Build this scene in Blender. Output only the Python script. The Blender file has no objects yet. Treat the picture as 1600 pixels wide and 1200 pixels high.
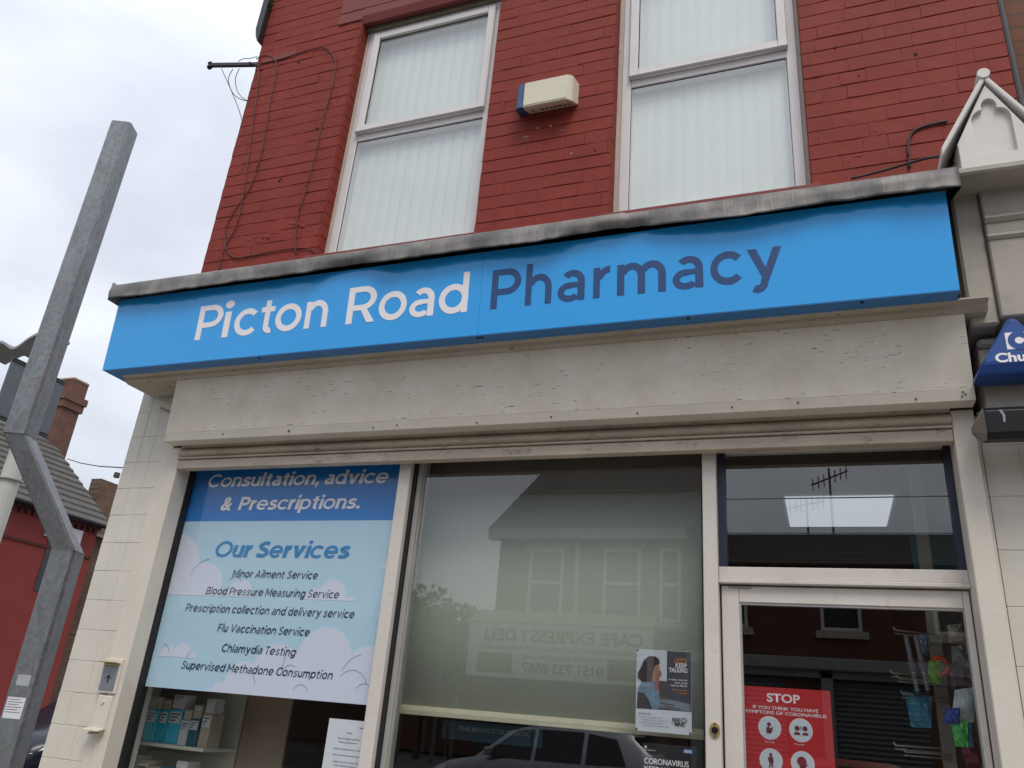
import bpy, bmesh, math, random
from mathutils import Vector, noise
S = bpy.context.scene
COL = S.collection
random.seed(7)

# ------------------------------------------------------------------ camera
CAM = Vector((0.0, -3.3, 1.55))
YAW, PITCH, ROLL, FPX = -0.386082386, 0.399517070, 0.0872407431, 1245.77577
CF = Vector((math.sin(YAW)*math.cos(PITCH), math.cos(YAW)*math.cos(PITCH), math.sin(PITCH)))
R0 = Vector((math.cos(YAW), -math.sin(YAW), 0)); U0 = R0.cross(CF)
CR = math.cos(ROLL)*R0 + math.sin(ROLL)*U0
CU = -math.sin(ROLL)*R0 + math.cos(ROLL)*U0
cd = bpy.data.cameras.new('camera'); cam = bpy.data.objects.new('camera', cd); COL.objects.link(cam)
cd.sensor_width = 36; cd.lens = 36*FPX/1600; cd.clip_start = 0.05; cd.clip_end = 2000
from mathutils import Matrix
m = Matrix((CR, CU, -CF)).transposed().to_4x4(); m.translation = CAM
cam.matrix_world = m
S.camera = cam

# ------------------------------------------------------------------ sky and sun
SUN_EL, SUN_AZ = math.radians(54), math.radians(150)      # azimuth from +y clockwise
w = bpy.data.worlds.new('World'); S.world = w; w.use_nodes = True
nt = w.node_tree; nt.nodes.clear()
N = nt.nodes.new; L = nt.links.new
out = N('ShaderNodeOutputWorld'); add = N('ShaderNodeAddShader')
bg1 = N('ShaderNodeBackground'); bg2 = N('ShaderNodeBackground')
sky = N('ShaderNodeTexSky'); sky.sky_type = 'NISHITA'; sky.sun_disc = False
sky.sun_elevation = SUN_EL; sky.sun_rotation = SUN_AZ
L(sky.outputs[0], bg1.inputs[0]); bg1.inputs[1].default_value = 0.05*0.3
tc = N('ShaderNodeTexCoord'); mp = N('ShaderNodeMapping'); mp.inputs['Scale'].default_value = (1.6, 1.6, 3.2)
mp.inputs['Location'].default_value = (0.35, 0.2, 0.1)
L(tc.outputs['Generated'], mp.inputs[0])
nz = N('ShaderNodeTexNoise'); nz.inputs['Scale'].default_value = 1.9; nz.inputs['Detail'].default_value = 5
nz.inputs['Roughness'].default_value = 0.5; nz.inputs['Distortion'].default_value = 0.3
L(mp.outputs[0], nz.inputs['Vector'])
cr = N('ShaderNodeValToRGB'); cr.color_ramp.elements[0].position = 0.33; cr.color_ramp.elements[1].position = 0.68
cr.color_ramp.elements[0].color = (0.635, 0.67, 0.755, 1); cr.color_ramp.elements[1].color = (0.90, 0.94, 1.0, 1)
L(nz.outputs['Fac'], cr.inputs[0])
sx = N('ShaderNodeSeparateXYZ'); L(tc.outputs['Generated'], sx.inputs[0])
mr = N('ShaderNodeMapRange'); mr.inputs['From Min'].default_value = 0.0; mr.inputs['From Max'].default_value = 1.0
mr.inputs['To Min'].default_value = 0.82; mr.inputs['To Max'].default_value = 1.55
L(sx.outputs['Z'], mr.inputs['Value'])
vm = N('ShaderNodeVectorMath'); vm.operation = 'SCALE'; L(cr.outputs[0], vm.inputs[0]); L(mr.outputs[0], vm.inputs['Scale'])
L(vm.outputs[0], bg2.inputs[0]); bg2.inputs[1].default_value = 0.83
L(bg1.outputs[0], add.inputs[0]); L(bg2.outputs[0], add.inputs[1]); L(add.outputs[0], out.inputs[0])
sl = bpy.data.lights.new('sun', 'SUN'); sl.energy = 1.5; sl.angle = math.radians(24); sl.color = (1.0, 0.93, 0.82)
so = bpy.data.objects.new('sun', sl); COL.objects.link(so)
sd = Vector((math.sin(SUN_AZ)*math.cos(SUN_EL), math.cos(SUN_AZ)*math.cos(SUN_EL), math.sin(SUN_EL)))
so.rotation_euler = (-sd).to_track_quat('-Z', 'Y').to_euler()
S.view_settings.view_transform = 'Standard'; S.view_settings.look = 'None'
S.view_settings.exposure = 0.17; S.view_settings.gamma = 1.0
try: S.view_settings.use_curve_mapping = False
except Exception: pass
S.cycles.max_bounces = 10; S.cycles.transparent_max_bounces = 12

# ------------------------------------------------------------------ helpers
def ray(px, py): return CF + CR*((px-800)/FPX) - CU*((py-600)/FPX)
def at(px, py, y):
    d = ray(px, py); t = (y-CAM.y)/d.y; return CAM + d*t
def atx(px, py, x):
    d = ray(px, py); t = (x-CAM.x)/d.x; return CAM + d*t
GL = 0.12                                    # plane of the shop glass
MIR = Vector((0, 2*GL-CAM.y, CAM.z))
def rat(px, py, y):                          # what the shop glass mirrors, on the far side of the road
    d = ray(px, py); d.y = -d.y; t = (y-MIR.y)/d.y; return MIR + d*t

LOC = {}
def tag(o, label=None, cat=None, group=None, kind=None):
    if label: o['label'] = label
    if cat: o['category'] = cat
    if group: o['group'] = group
    if kind: o['kind'] = kind
    return o
def thing(name, label, cat, loc=(0, 0, 0), group=None):
    o = bpy.data.objects.new(name, None); COL.objects.link(o); o.location = loc
    o.empty_display_size = 0.1
    LOC[o.name] = Vector(loc)
    return tag(o, label, cat, group)

class MB:
    def __init__(s): s.bm = bmesh.new()
    def box(s, x0, y0, z0, x1, y1, z1, bev=0, seg=1):
        v = [s.bm.verts.new((x, y, z)) for x in (x0, x1) for y in (y0, y1) for z in (z0, z1)]
        F = [(0, 1, 3, 2), (4, 6, 7, 5), (0, 4, 5, 1), (2, 3, 7, 6), (0, 2, 6, 4), (1, 5, 7, 3)]
        fs = [s.bm.faces.new([v[i] for i in f]) for f in F]
        if bev:
            es = list({e for f in fs for e in f.edges})
            bmesh.ops.bevel(s.bm, geom=es, offset=bev, segments=seg, profile=0.5, affect='EDGES')
        return s
    def prism(s, pts, axis, a, b, bev=0, seg=2):
        """pts are (x,z) for axis y, (y,z) for axis x, (x,y) for axis z"""
        def mk(p, t):
            return {'y': (p[0], t, p[1]), 'x': (t, p[0], p[1]), 'z': (p[0], p[1], t)}[axis]
        A = [s.bm.verts.new(mk(p, a)) for p in pts]; B = [s.bm.verts.new(mk(p, b)) for p in pts]
        n = len(pts)
        fs = [s.bm.faces.new(A), s.bm.faces.new(B[::-1])]
        for i in range(n): fs.append(s.bm.faces.new((A[i], B[i], B[(i+1) % n], A[(i+1) % n])))
        if bev:
            es = list({e for f in fs for e in f.edges})
            bmesh.ops.bevel(s.bm, geom=es, offset=bev, segments=seg, profile=0.5, affect='EDGES')
        return s
    def loft(s, rings, caps=True, close=True):
        R = [[s.bm.verts.new(p) for p in r] for r in rings]; n = len(R[0])
        for a, b in zip(R, R[1:]):
            for i in range(n if close else n-1): s.bm.faces.new((a[i], a[(i+1) % n], b[(i+1) % n], b[i]))
        if caps: s.bm.faces.new(R[0]); s.bm.faces.new(R[-1][::-1])
        return s
    def tube(s, path, r, n=8):
        path = [Vector(p) for p in path]; rings = []
        for i, p in enumerate(path):
            d = (path[min(i+1, len(path)-1)]-path[max(i-1, 0)]).normalized()
            a = d.cross(Vector((0, 0, 1)))
            if a.length < 0.05: a = d.cross(Vector((1, 0, 0)))
            a.normalize(); b = d.cross(a)
            rr = r[i] if isinstance(r, (list, tuple)) else r
            rings.append([p + (a*math.cos(k*2*math.pi/n)+b*math.sin(k*2*math.pi/n))*rr for k in range(n)])
        return s.loft(rings)
    def quad(s, *p):
        s.bm.faces.new([s.bm.verts.new(q) for q in p]); return s
    def disc(s, c, r, y0, y1, n=24, ry=None):
        return s.prism([(c[0]+r*math.cos(2*math.pi*i/n), c[1]+(ry or r)*math.sin(2*math.pi*i/n)) for i in range(n)], 'y', y0, y1)
    def build(s, name, mat, parent=None, smooth=False, recalc=True):
        if recalc: bmesh.ops.recalc_face_normals(s.bm, faces=s.bm.faces)
        off = Vector((0, 0, 0))
        if parent: off = LOC.get(parent.name, off)
        me = bpy.data.meshes.new(name)
        if off.length: bmesh.ops.translate(s.bm, verts=s.bm.verts, vec=-off)
        s.bm.to_mesh(me); s.bm.free(); me.materials.append(mat)
        if smooth:
            for p in me.polygons: p.use_smooth = True
        o = bpy.data.objects.new(name, me); COL.objects.link(o)
        if parent: o.parent = parent
        LOC[o.name] = off
        return o
def settle(o):
    """moves a top-level mesh's origin to the bottom centre of its shape"""
    vs = [v.co for v in o.data.vertices]
    c = Vector(((min(v.x for v in vs)+max(v.x for v in vs))/2, (min(v.y for v in vs)+max(v.y for v in vs))/2, min(v.z for v in vs)))
    o.data.transform(Matrix.Translation(-c)); o.location = c; LOC[o.name] = c.copy()
    return o
def child_copy(src, parent, loc=None):
    c = src.copy(); COL.objects.link(c); c.parent = parent
    if loc is not None: c.location = loc
    LOC[c.name] = LOC.get(parent.name, Vector())
    return c
def tree_copy(src, loc, label=None):
    r = src.copy(); COL.objects.link(r); r.location = loc; LOC[r.name] = Vector(loc)
    if label: r['label'] = label
    def rec(a, b):
        for ch in list(a.children):
            c = ch.copy(); COL.objects.link(c); c.parent = b; LOC[c.name] = Vector(loc)
            rec(ch, c)
    rec(src, r)
    return r

def srgb(r, g, b):
    f = lambda c: c/12.92 if c <= 0.04045 else ((c+0.055)/1.055)**2.4
    return (f(r/255), f(g/255), f(b/255))

MATS = {}
def mat(name, col, rough=0.6, metal=0.0, var=0.08, vs=6.0, bump=0.0, bs=60.0, stretch=(1, 1, 1), spec=0.5, dirt=0.0, dirtcol=(0.05, 0.045, 0.035), ds=9.0, bd=0.004):
    if name in MATS: return MATS[name]
    M = bpy.data.materials.new(name); M.use_nodes = True; t = M.node_tree; b = t.nodes['Principled BSDF']
    b.inputs['Roughness'].default_value = rough; b.inputs['Metallic'].default_value = metal
    b.inputs['Specular IOR Level'].default_value = spec
    tcn = t.nodes.new('ShaderNodeTexCoord'); mpn = t.nodes.new('ShaderNodeMapping'); mpn.inputs['Scale'].default_value = stretch
    t.links.new(tcn.outputs['Object'], mpn.inputs[0])
    n = t.nodes.new('ShaderNodeTexNoise'); n.inputs['Scale'].default_value = vs; n.inputs['Detail'].default_value = 6; n.inputs['Roughness'].default_value = 0.6
    t.links.new(mpn.outputs[0], n.inputs['Vector'])
    r = t.nodes.new('ShaderNodeValToRGB'); r.color_ramp.elements[0].position = 0.3; r.color_ramp.elements[1].position = 0.7
    r.color_ramp.elements[0].color = (*[c*(1-var) for c in col], 1); r.color_ramp.elements[1].color = (*[min(1, c*(1+var)) for c in col], 1)
    t.links.new(n.outputs['Fac'], r.inputs[0]); last = r.outputs[0]
    if dirt:
        n3 = t.nodes.new('ShaderNodeTexNoise'); n3.inputs['Scale'].default_value = ds; n3.inputs['Detail'].default_value = 9; n3.inputs['Roughness'].default_value = 0.72
        t.links.new(mpn.outputs[0], n3.inputs['Vector'])
        r3 = t.nodes.new('ShaderNodeValToRGB'); r3.color_ramp.elements[0].position = 0.56; r3.color_ramp.elements[1].position = 0.74
        r3.color_ramp.elements[0].color = (0, 0, 0, 1); r3.color_ramp.elements[1].color = (dirt, dirt, dirt, 1)
        t.links.new(n3.outputs['Fac'], r3.inputs[0])
        mx = t.nodes.new('ShaderNodeMixRGB'); mx.inputs[2].default_value = (*dirtcol, 1)
        t.links.new(r3.outputs[0], mx.inputs[0]); t.links.new(last, mx.inputs[1]); last = mx.outputs[0]
    t.links.new(last, b.inputs['Base Color'])
    if bump:
        n2 = t.nodes.new('ShaderNodeTexNoise'); n2.inputs['Scale'].default_value = bs; n2.inputs['Detail'].default_value = 5
        t.links.new(mpn.outputs[0], n2.inputs['Vector'])
        bp = t.nodes.new('ShaderNodeBump'); bp.inputs['Strength'].default_value = bump; bp.inputs['Distance'].default_value = bd
        t.links.new(n2.outputs['Fac'], bp.inputs['Height']); t.links.new(bp.outputs[0], b.inputs['Normal'])
    MATS[name] = M
    return M

def brickmat(name, c1, c2, mortar, axis='x', row=0.083, width=0.235, msize=0.006, rough=0.85):
    """bricks for walls across the road; axis is the horizontal direction the wall runs in"""
    M = bpy.data.materials.new(name); M.use_nodes = True; t = M.node_tree; b = t.nodes['Principled BSDF']; b.inputs['Roughness'].default_value = rough
    g = t.nodes.new('ShaderNodeTexCoord'); s = t.nodes.new('ShaderNodeSeparateXYZ'); c = t.nodes.new('ShaderNodeCombineXYZ')
    t.links.new(g.outputs['Object'], s.inputs[0])
    t.links.new(s.outputs['X' if axis == 'x' else 'Y'], c.inputs[0]); t.links.new(s.outputs['Z'], c.inputs[1])
    k = t.nodes.new('ShaderNodeTexBrick'); k.inputs['Scale'].default_value = 1; k.inputs['Brick Width'].default_value = width
    k.inputs['Row Height'].default_value = row; k.inputs['Mortar Size'].default_value = msize; k.inputs['Bias'].default_value = -0.2
    k.inputs['Color1'].default_value = (*c1, 1); k.inputs['Color2'].default_value = (*c2, 1); k.inputs['Mortar'].default_value = (*mortar, 1)
    t.links.new(c.outputs[0], k.inputs['Vector'])
    n = t.nodes.new('ShaderNodeTexNoise'); n.inputs['Scale'].default_value = 3; n.inputs['Detail'].default_value = 8
    t.links.new(g.outputs['Object'], n.inputs['Vector'])
    mx = t.nodes.new('ShaderNodeMixRGB'); mx.blend_type = 'MULTIPLY'; mx.inputs[0].default_value = 0.6
    r = t.nodes.new('ShaderNodeValToRGB'); r.color_ramp.elements[0].position = .3; r.color_ramp.elements[0].color = (.5, .5, .5, 1); r.color_ramp.elements[1].position = .7
    t.links.new(n.outputs['Fac'], r.inputs[0]); t.links.new(k.outputs['Color'], mx.inputs[1]); t.links.new(r.outputs[0], mx.inputs[2])
    t.links.new(mx.outputs[0], b.inputs['Base Color'])
    bp = t.nodes.new('ShaderNodeBump'); bp.inputs['Distance'].default_value = 0.008; bp.invert = True; bp.inputs['Strength'].default_value = 0.6
    t.links.new(k.outputs['Fac'], bp.inputs['Height']); t.links.new(bp.outputs[0], b.inputs['Normal'])
    MATS[name] = M
    return M

def glassmat(name, ior, tint=(1, 1, 1), rough=0.0):
    M = bpy.data.materials.new(name); M.use_nodes = True; t = M.node_tree; t.nodes.clear()
    o = t.nodes.new('ShaderNodeOutputMaterial'); mx = t.nodes.new('ShaderNodeMixShader')
    tr = t.nodes.new('ShaderNodeBsdfTransparent'); tr.inputs[0].default_value = (*tint, 1)
    gl = t.nodes.new('ShaderNodeBsdfGlossy'); gl.inputs['Roughness'].default_value = rough
    fr = t.nodes.new('ShaderNodeFresnel'); fr.inputs[0].default_value = ior
    ge = t.nodes.new('ShaderNodeNewGeometry'); sb = t.nodes.new('ShaderNodeMath'); sb.operation = 'SUBTRACT'; sb.inputs[0].default_value = 1
    mu = t.nodes.new('ShaderNodeMath'); mu.operation = 'MULTIPLY'
    t.links.new(ge.outputs['Backfacing'], sb.inputs[1]); t.links.new(sb.outputs[0], mu.inputs[0]); t.links.new(fr.outputs[0], mu.inputs[1])
    t.links.new(mu.outputs[0], mx.inputs[0]); t.links.new(tr.outputs[0], mx.inputs[1]); t.links.new(gl.outputs[0], mx.inputs[2])
    t.links.new(mx.outputs[0], o.inputs[0]); MATS[name] = M
    return M
def emat(name, col, s):
    M = bpy.data.materials.new(name); M.use_nodes = True; b = M.node_tree.nodes['Principled BSDF']
    b.inputs['Base Color'].default_value = (*[c*.8 for c in col], 1); b.inputs['Emission Color'].default_value = (*col, 1); b.inputs['Emission Strength'].default_value = s
    return M

# --- lettering: Blender's own built-in font turned into thin flat meshes
def text_mesh(body, bold=0.0, shear=0.0, spacing=1.0, lines=1.0, align='LEFT'):
    cu = bpy.data.curves.new('lettering', 'FONT'); cu.body = body; cu.size = 1; cu.offset = bold; cu.shear = shear
    cu.space_character = spacing; cu.space_line = lines; cu.resolution_u = 4; cu.fill_mode = 'FRONT'; cu.align_x = align
    o = bpy.data.objects.new('lettering', cu); COL.objects.link(o)
    bpy.context.view_layer.update()
    me = bpy.data.meshes.new_from_object(o.evaluated_get(bpy.context.evaluated_depsgraph_get()))
    bpy.data.objects.remove(o); bpy.data.curves.remove(cu)
    return me
CAP = 0.0
def text(body, m, parent, x, z, y, cap=None, width=None, align='L', bold=0.0, shear=0.0, spacing=1.0, name='lettering', face=-1, dbl=0.0):
    """one line of lettering; x is its left edge (L), centre (C) or right edge (R); cap its capital height; face -1 looks to -y, +1 to +y"""
    global CAP
    if not CAP:
        h = text_mesh('H'); CAP = max(v.co.y for v in h.vertices); bpy.data.meshes.remove(h)
    me = text_mesh(body, bold, shear, spacing)
    x0 = min(v.co.x for v in me.vertices); x1 = max(v.co.x for v in me.vertices)
    sz = cap/CAP; sxx = sz if width is None else width/(x1-x0)
    wd = (x1-x0)*sxx; off = {'L': 0, 'C': -wd/2, 'R': -wd}[align]
    po = LOC.get(parent.name, Vector()) if parent else Vector()
    for v in me.vertices:
        a = (v.co.x-x0)*sxx+off; b_ = v.co.y*sz
        p = Vector((x - face*a, y, z+b_)) - po
        v.co = p
    if dbl:
        bb = bmesh.new(); bb.from_mesh(me)
        for k, (dx_, dz_) in enumerate(((dbl, 0), (dbl*.5, dbl*.45))):
            r_ = bmesh.ops.duplicate(bb, geom=[f for f in bb.faces][:len(me.polygons)])
            bmesh.ops.translate(bb, verts=[e for e in r_['geom'] if isinstance(e, bmesh.types.BMVert)], vec=(dx_, face*.00015*(k+1), dz_))
        bb.to_mesh(me); bb.free()
    if face == 1: me.flip_normals()
    me.materials.clear(); me.materials.append(m); me.name = name
    o = bpy.data.objects.new(name, me); COL.objects.link(o)
    if parent: o.parent = parent
    LOC[o.name] = po
    return o

# ------------------------------------------------------------------ materials
RED = mat('painted_red_brick', (0.228, 0.034, 0.024), 0.7, spec=0.25, var=0.12, vs=5, bump=0.45, bs=48, dirt=0.4, dirtcol=(0.13, 0.022, 0.017), ds=6, bd=0.003)
REDMORTAR = mat('painted_red_mortar', (0.17, 0.028, 0.022), 0.8, var=0.2, vs=30, bump=0.6, bs=90)
WHITE = mat('white_paint', (0.66, 0.605, 0.53), 0.55, var=0.05, vs=4, bump=0.25, bs=40, dirt=0.25, dirtcol=(0.30, 0.26, 0.2), ds=6)
TILEW = mat('painted_tile', (0.63, 0.59, 0.52), 0.42, var=0.05, vs=8, bump=0.25, bs=22, dirt=0.3, dirtcol=(0.35, 0.31, 0.25), ds=5)
UPVC = mat('white_plastic_frame', (0.68, 0.65, 0.65), 0.35, var=0.04, vs=5, dirt=0.22, dirtcol=(0.3, 0.29, 0.27), ds=8)
WOODW = mat('timber_frame_paint', (0.64, 0.59, 0.545), 0.5, var=0.06, vs=6, bump=0.2, bs=50, dirt=0.35, dirtcol=(0.25, 0.21, 0.16), ds=12)
CREAM = mat('shutter_cream', (0.50, 0.425, 0.34), 0.5, var=0.16, vs=7, dirt=0.9, dirtcol=(0.07, 0.05, 0.035), ds=30, bump=0.25, bs=70, stretch=(.6, 1, 1.5))
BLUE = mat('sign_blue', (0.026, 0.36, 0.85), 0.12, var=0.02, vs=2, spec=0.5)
BLUED = mat('sign_shaded_blue', (0.018, 0.17, 0.45), 0.3, var=0.03, vs=2)  # sign blue with the shade of returns and underside put into the colour
LETW = mat('white_vinyl', (0.86, 0.83, 0.86), 0.4, var=0.01)
LETN = mat('navy_vinyl', (0.014, 0.062, 0.20), 0.45, var=0.02)
BLACK = mat('black_plastic', (0.010, 0.010, 0.013), 0.4, var=0.1, spec=.25)
GASKET = mat('black_rubber', (0.012, 0.012, 0.013), 0.7, var=0.1)
DARKROOM = mat('dark_interior', (0.055, 0.042, 0.033), 0.8, var=0.2)
GLASS = glassmat('shop_glass', 2.25, (0.95, 0.965, 0.965))
GLASSU = glassmat('upstairs_glass', 2.9, (0.94, 0.96, 0.955))
PAPER = mat('white_paper', (0.72, 0.74, 0.80), 0.6, var=0.02)

# board with flaking paint: fine cracks that run along the grain
def flaking(name, col, amount):
    M = bpy.data.materials.new(name); M.use_nodes = True; t = M.node_tree; b = t.nodes['Principled BSDF']; b.inputs['Roughness'].default_value = 0.6
    g = t.nodes.new('ShaderNodeTexCoord'); mp_ = t.nodes.new('ShaderNodeMapping'); mp_.inputs['Scale'].default_value = (6, 6, 52)
    t.links.new(g.outputs['Object'], mp_.inputs[0])
    n = t.nodes.new('ShaderNodeTexNoise'); n.inputs['Scale'].default_value = 3.3; n.inputs['Detail'].default_value = 4; n.inputs['Roughness'].default_value = 0.55; n.inputs['Distortion'].default_value = 0.15
    t.links.new(mp_.outputs[0], n.inputs['Vector'])
    ab = t.nodes.new('ShaderNodeMath'); ab.operation = 'SUBTRACT'; ab.inputs[1].default_value = 0.0; t.links.new(n.outputs['Fac'], ab.inputs[0])
    ab2 = t.nodes.new('ShaderNodeMath'); ab2.operation = 'ABSOLUTE'; t.links.new(ab.outputs[0], ab2.inputs[0])
    th = t.nodes.new('ShaderNodeMath'); th.operation = 'GREATER_THAN'; th.inputs[1].default_value = 0.660; t.links.new(ab2.outputs[0], th.inputs[0])
    n2 = t.nodes.new('ShaderNodeTexNoise'); n2.inputs['Scale'].default_value = 9; n2.inputs['Detail'].default_value = 8; t.links.new(g.outputs['Object'], n2.inputs['Vector'])
    th2 = t.nodes.new('ShaderNodeMapRange'); th2.inputs['From Min'].default_value = amount; th2.inputs['From Max'].default_value = amount+0.04; t.links.new(n2.outputs['Fac'], th2.inputs['Value'])
    mu = t.nodes.new('ShaderNodeMath'); mu.operation = 'MULTIPLY'; t.links.new(th.outputs[0], mu.inputs[0]); t.links.new(th2.outputs[0], mu.inputs[1])
    n3 = t.nodes.new('ShaderNodeTexNoise'); n3.inputs['Scale'].default_value = 4.5; n3.inputs['Detail'].default_value = 11; n3.inputs['Roughness'].default_value = 0.72; t.links.new(g.outputs['Object'], n3.inputs['Vector'])
    r = t.nodes.new('ShaderNodeValToRGB'); r.color_ramp.elements[0].position = .35; r.color_ramp.elements[1].position = .65
    r.color_ramp.elements[0].color = (*[c*d_ for c, d_ in zip(col, (.88, .85, .80))], 1); r.color_ramp.elements[1].color = (*[c*1.05 for c in col], 1); t.links.new(n3.outputs['Fac'], r.inputs[0])
    mx = t.nodes.new('ShaderNodeMixRGB'); mx.inputs[2].default_value = (0.19, 0.155, 0.125, 1); t.links.new(mu.outputs[0], mx.inputs[0]); t.links.new(r.outputs[0], mx.inputs[1])
    t.links.new(mx.outputs[0], b.inputs['Base Color'])
    bp = t.nodes.new('ShaderNodeBump'); bp.inputs['Strength'].default_value = 0.35; bp.inputs['Distance'].default_value = 0.002
    t.links.new(n.outputs['Fac'], bp.inputs['Height']); t.links.new(bp.outputs[0], b.inputs['Normal'])
    MATS[name] = M
    return M
FLAKE = flaking('flaking_white_paint', (0.76, 0.71, 0.63), 0.49)

def leadmat():
    M = bpy.data.materials.new('weathered_lead'); M.use_nodes = True; t = M.node_tree; b = t.nodes['Principled BSDF']; b.inputs['Roughness'].default_value = 0.55; b.inputs['Metallic'].default_value = 0.15
    g = t.nodes.new('ShaderNodeTexCoord'); mp_ = t.nodes.new('ShaderNodeMapping'); mp_.inputs['Scale'].default_value = (120, 14, 9); t.links.new(g.outputs['Object'], mp_.inputs[0])
    n = t.nodes.new('ShaderNodeTexNoise'); n.inputs['Scale'].default_value = 1; n.inputs['Detail'].default_value = 6; t.links.new(mp_.outputs[0], n.inputs['Vector'])
    n2 = t.nodes.new('ShaderNodeTexNoise'); n2.inputs['Scale'].default_value = 9; n2.inputs['Detail'].default_value = 6; t.links.new(g.outputs['Object'], n2.inputs['Vector'])
    ad = t.nodes.new('ShaderNodeMath'); ad.operation = 'MULTIPLY_ADD'; ad.inputs[1].default_value = 0.2; t.links.new(n.outputs['Fac'], ad.inputs[0])
    h = t.nodes.new('ShaderNodeMath'); h.operation = 'MULTIPLY'; h.inputs[1].default_value = 0.8; t.links.new(n2.outputs['Fac'], h.inputs[0]); t.links.new(h.outputs[0], ad.inputs[2])
    r = t.nodes.new('ShaderNodeValToRGB'); r.color_ramp.elements[0].position = .38; r.color_ramp.elements[1].position = .62
    r.color_ramp.elements[0].color = (0.105, 0.10, 0.10, 1); r.color_ramp.elements[1].color = (0.235, 0.22, 0.205, 1)
    e = r.color_ramp.elements.new(.5); e.color = (0.155, 0.147, 0.142, 1)
    t.links.new(ad.outputs[0], r.inputs[0]); t.links.new(r.outputs[0], b.inputs['Base Color'])
    bp = t.nodes.new('ShaderNodeBump'); bp.inputs['Strength'].default_value = 0.4; bp.inputs['Distance'].default_value = 0.004
    t.links.new(n.outputs['Fac'], bp.inputs['Height']); t.links.new(bp.outputs[0], b.inputs['Normal'])
    return M
LEAD = leadmat()

def galv():
    M = bpy.data.materials.new('galvanised_steel'); M.use_nodes = True; t = M.node_tree; b = t.nodes['Principled BSDF']; b.inputs['Roughness'].default_value = 0.5; b.inputs['Metallic'].default_value = 0.55
    g = t.nodes.new('ShaderNodeTexCoord'); mp_ = t.nodes.new('ShaderNodeMapping'); mp_.inputs['Scale'].default_value = (10, 10, 3.6); t.links.new(g.outputs['Object'], mp_.inputs[0])
    n = t.nodes.new('ShaderNodeTexNoise'); n.inputs['Scale'].default_value = 1; n.inputs['Detail'].default_value = 8; n.inputs['Roughness'].default_value = .65; n.inputs['Distortion'].default_value = 1.2; t.links.new(mp_.outputs[0], n.inputs['Vector'])
    r = t.nodes.new('ShaderNodeValToRGB'); r.color_ramp.elements[0].position = .33; r.color_ramp.elements[1].position = .7
    r.color_ramp.elements[0].color = (0.155, 0.174, 0.198, 1); r.color_ramp.elements[1].color = (0.225, 0.25, 0.28, 1)
    t.links.new(n.outputs['Fac'], r.inputs[0])
    v = t.nodes.new('ShaderNodeTexVoronoi'); v.inputs['Scale'].default_value = 45; t.links.new(g.outputs['Object'], v.inputs['Vector'])
    mx = t.nodes.new('ShaderNodeMixRGB'); mx.blend_type = 'OVERLAY'; mx.inputs[0].default_value = 0.2; t.links.new(r.outputs[0], mx.inputs[1]); t.links.new(v.outputs['Color'], mx.inputs[2])
    bw = t.nodes.new('ShaderNodeHueSaturation'); bw.inputs['Saturation'].default_value = 0.55; t.links.new(mx.outputs[0], bw.inputs['Color'])
    t.links.new(bw.outputs[0], b.inputs['Base Color'])
    bp = t.nodes.new('ShaderNodeBump'); bp.inputs['Strength'].default_value = 0.25; bp.inputs['Distance'].default_value = 0.004; t.links.new(n.outputs['Fac'], bp.inputs['Height']); t.links.new(bp.outputs[0], b.inputs['Normal'])
    return M
GALV = galv()

# ------------------------------------------------------------------ ground
ASPH = mat('asphalt', (0.055, 0.055, 0.056), 0.9, var=0.25, vs=3, bump=0.4, bs=120)
FLAG = mat('paving_stone', (0.26, 0.24, 0.21), 0.85, var=0.2, vs=2.5, bump=0.3, bs=60)
KERB = mat('kerb_stone', (0.30, 0.28, 0.25), 0.85, var=0.15, vs=4)
LINE = mat('road_paint', (0.72, 0.71, 0.66), 0.7, var=0.15, vs=12)
b = MB(); b.quad((-300, -300, -.12), (300, -300, -.12), (300, 300, -.12), (-300, 300, -.12)); tag(b.build('road', ASPH), kind='structure')
b = MB(); b.box(-9.6, -4.3, -.5, 60, 0.6, -0.001); b.box(-9.6, .6, -.5, -3.7, 40, -.001); tag(b.build('pavement', FLAG), kind='structure')
b = MB(); b.box(-9.6, -4.45, -.5, 60, -4.304, 0.004, .01); b.box(-9.75, -4.45, -.5, -9.604, 40, 0.004, .01); tag(b.build('kerb', KERB), kind='structure')
b = MB(); b.box(-60, -16.2, -.5, 60, -12.8, -0.001); b.box(-26, -3, -.5, -18.4, 60, -0.001); tag(b.build('far_pavement', FLAG), kind='structure')
b = MB(); b.box(-60, -12.796, -.5, 60, -12.65, 0.004, .01); tag(b.build('far_kerb', KERB), kind='structure')
b = MB()
for i in range(-14, 14): b.quad((i*4, -8.6, -.115), (i*4+2, -8.6, -.115), (i*4+2, -8.5, -.115), (i*4, -8.5, -.115))
for x0 in (-13.0,): b.quad((x0, 3, -.115), (x0+.1, 3, -.115), (x0+.1, 40, -.115), (x0, 40, -.115))
tag(b.build('road_marking', LINE), kind='structure')

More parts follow.
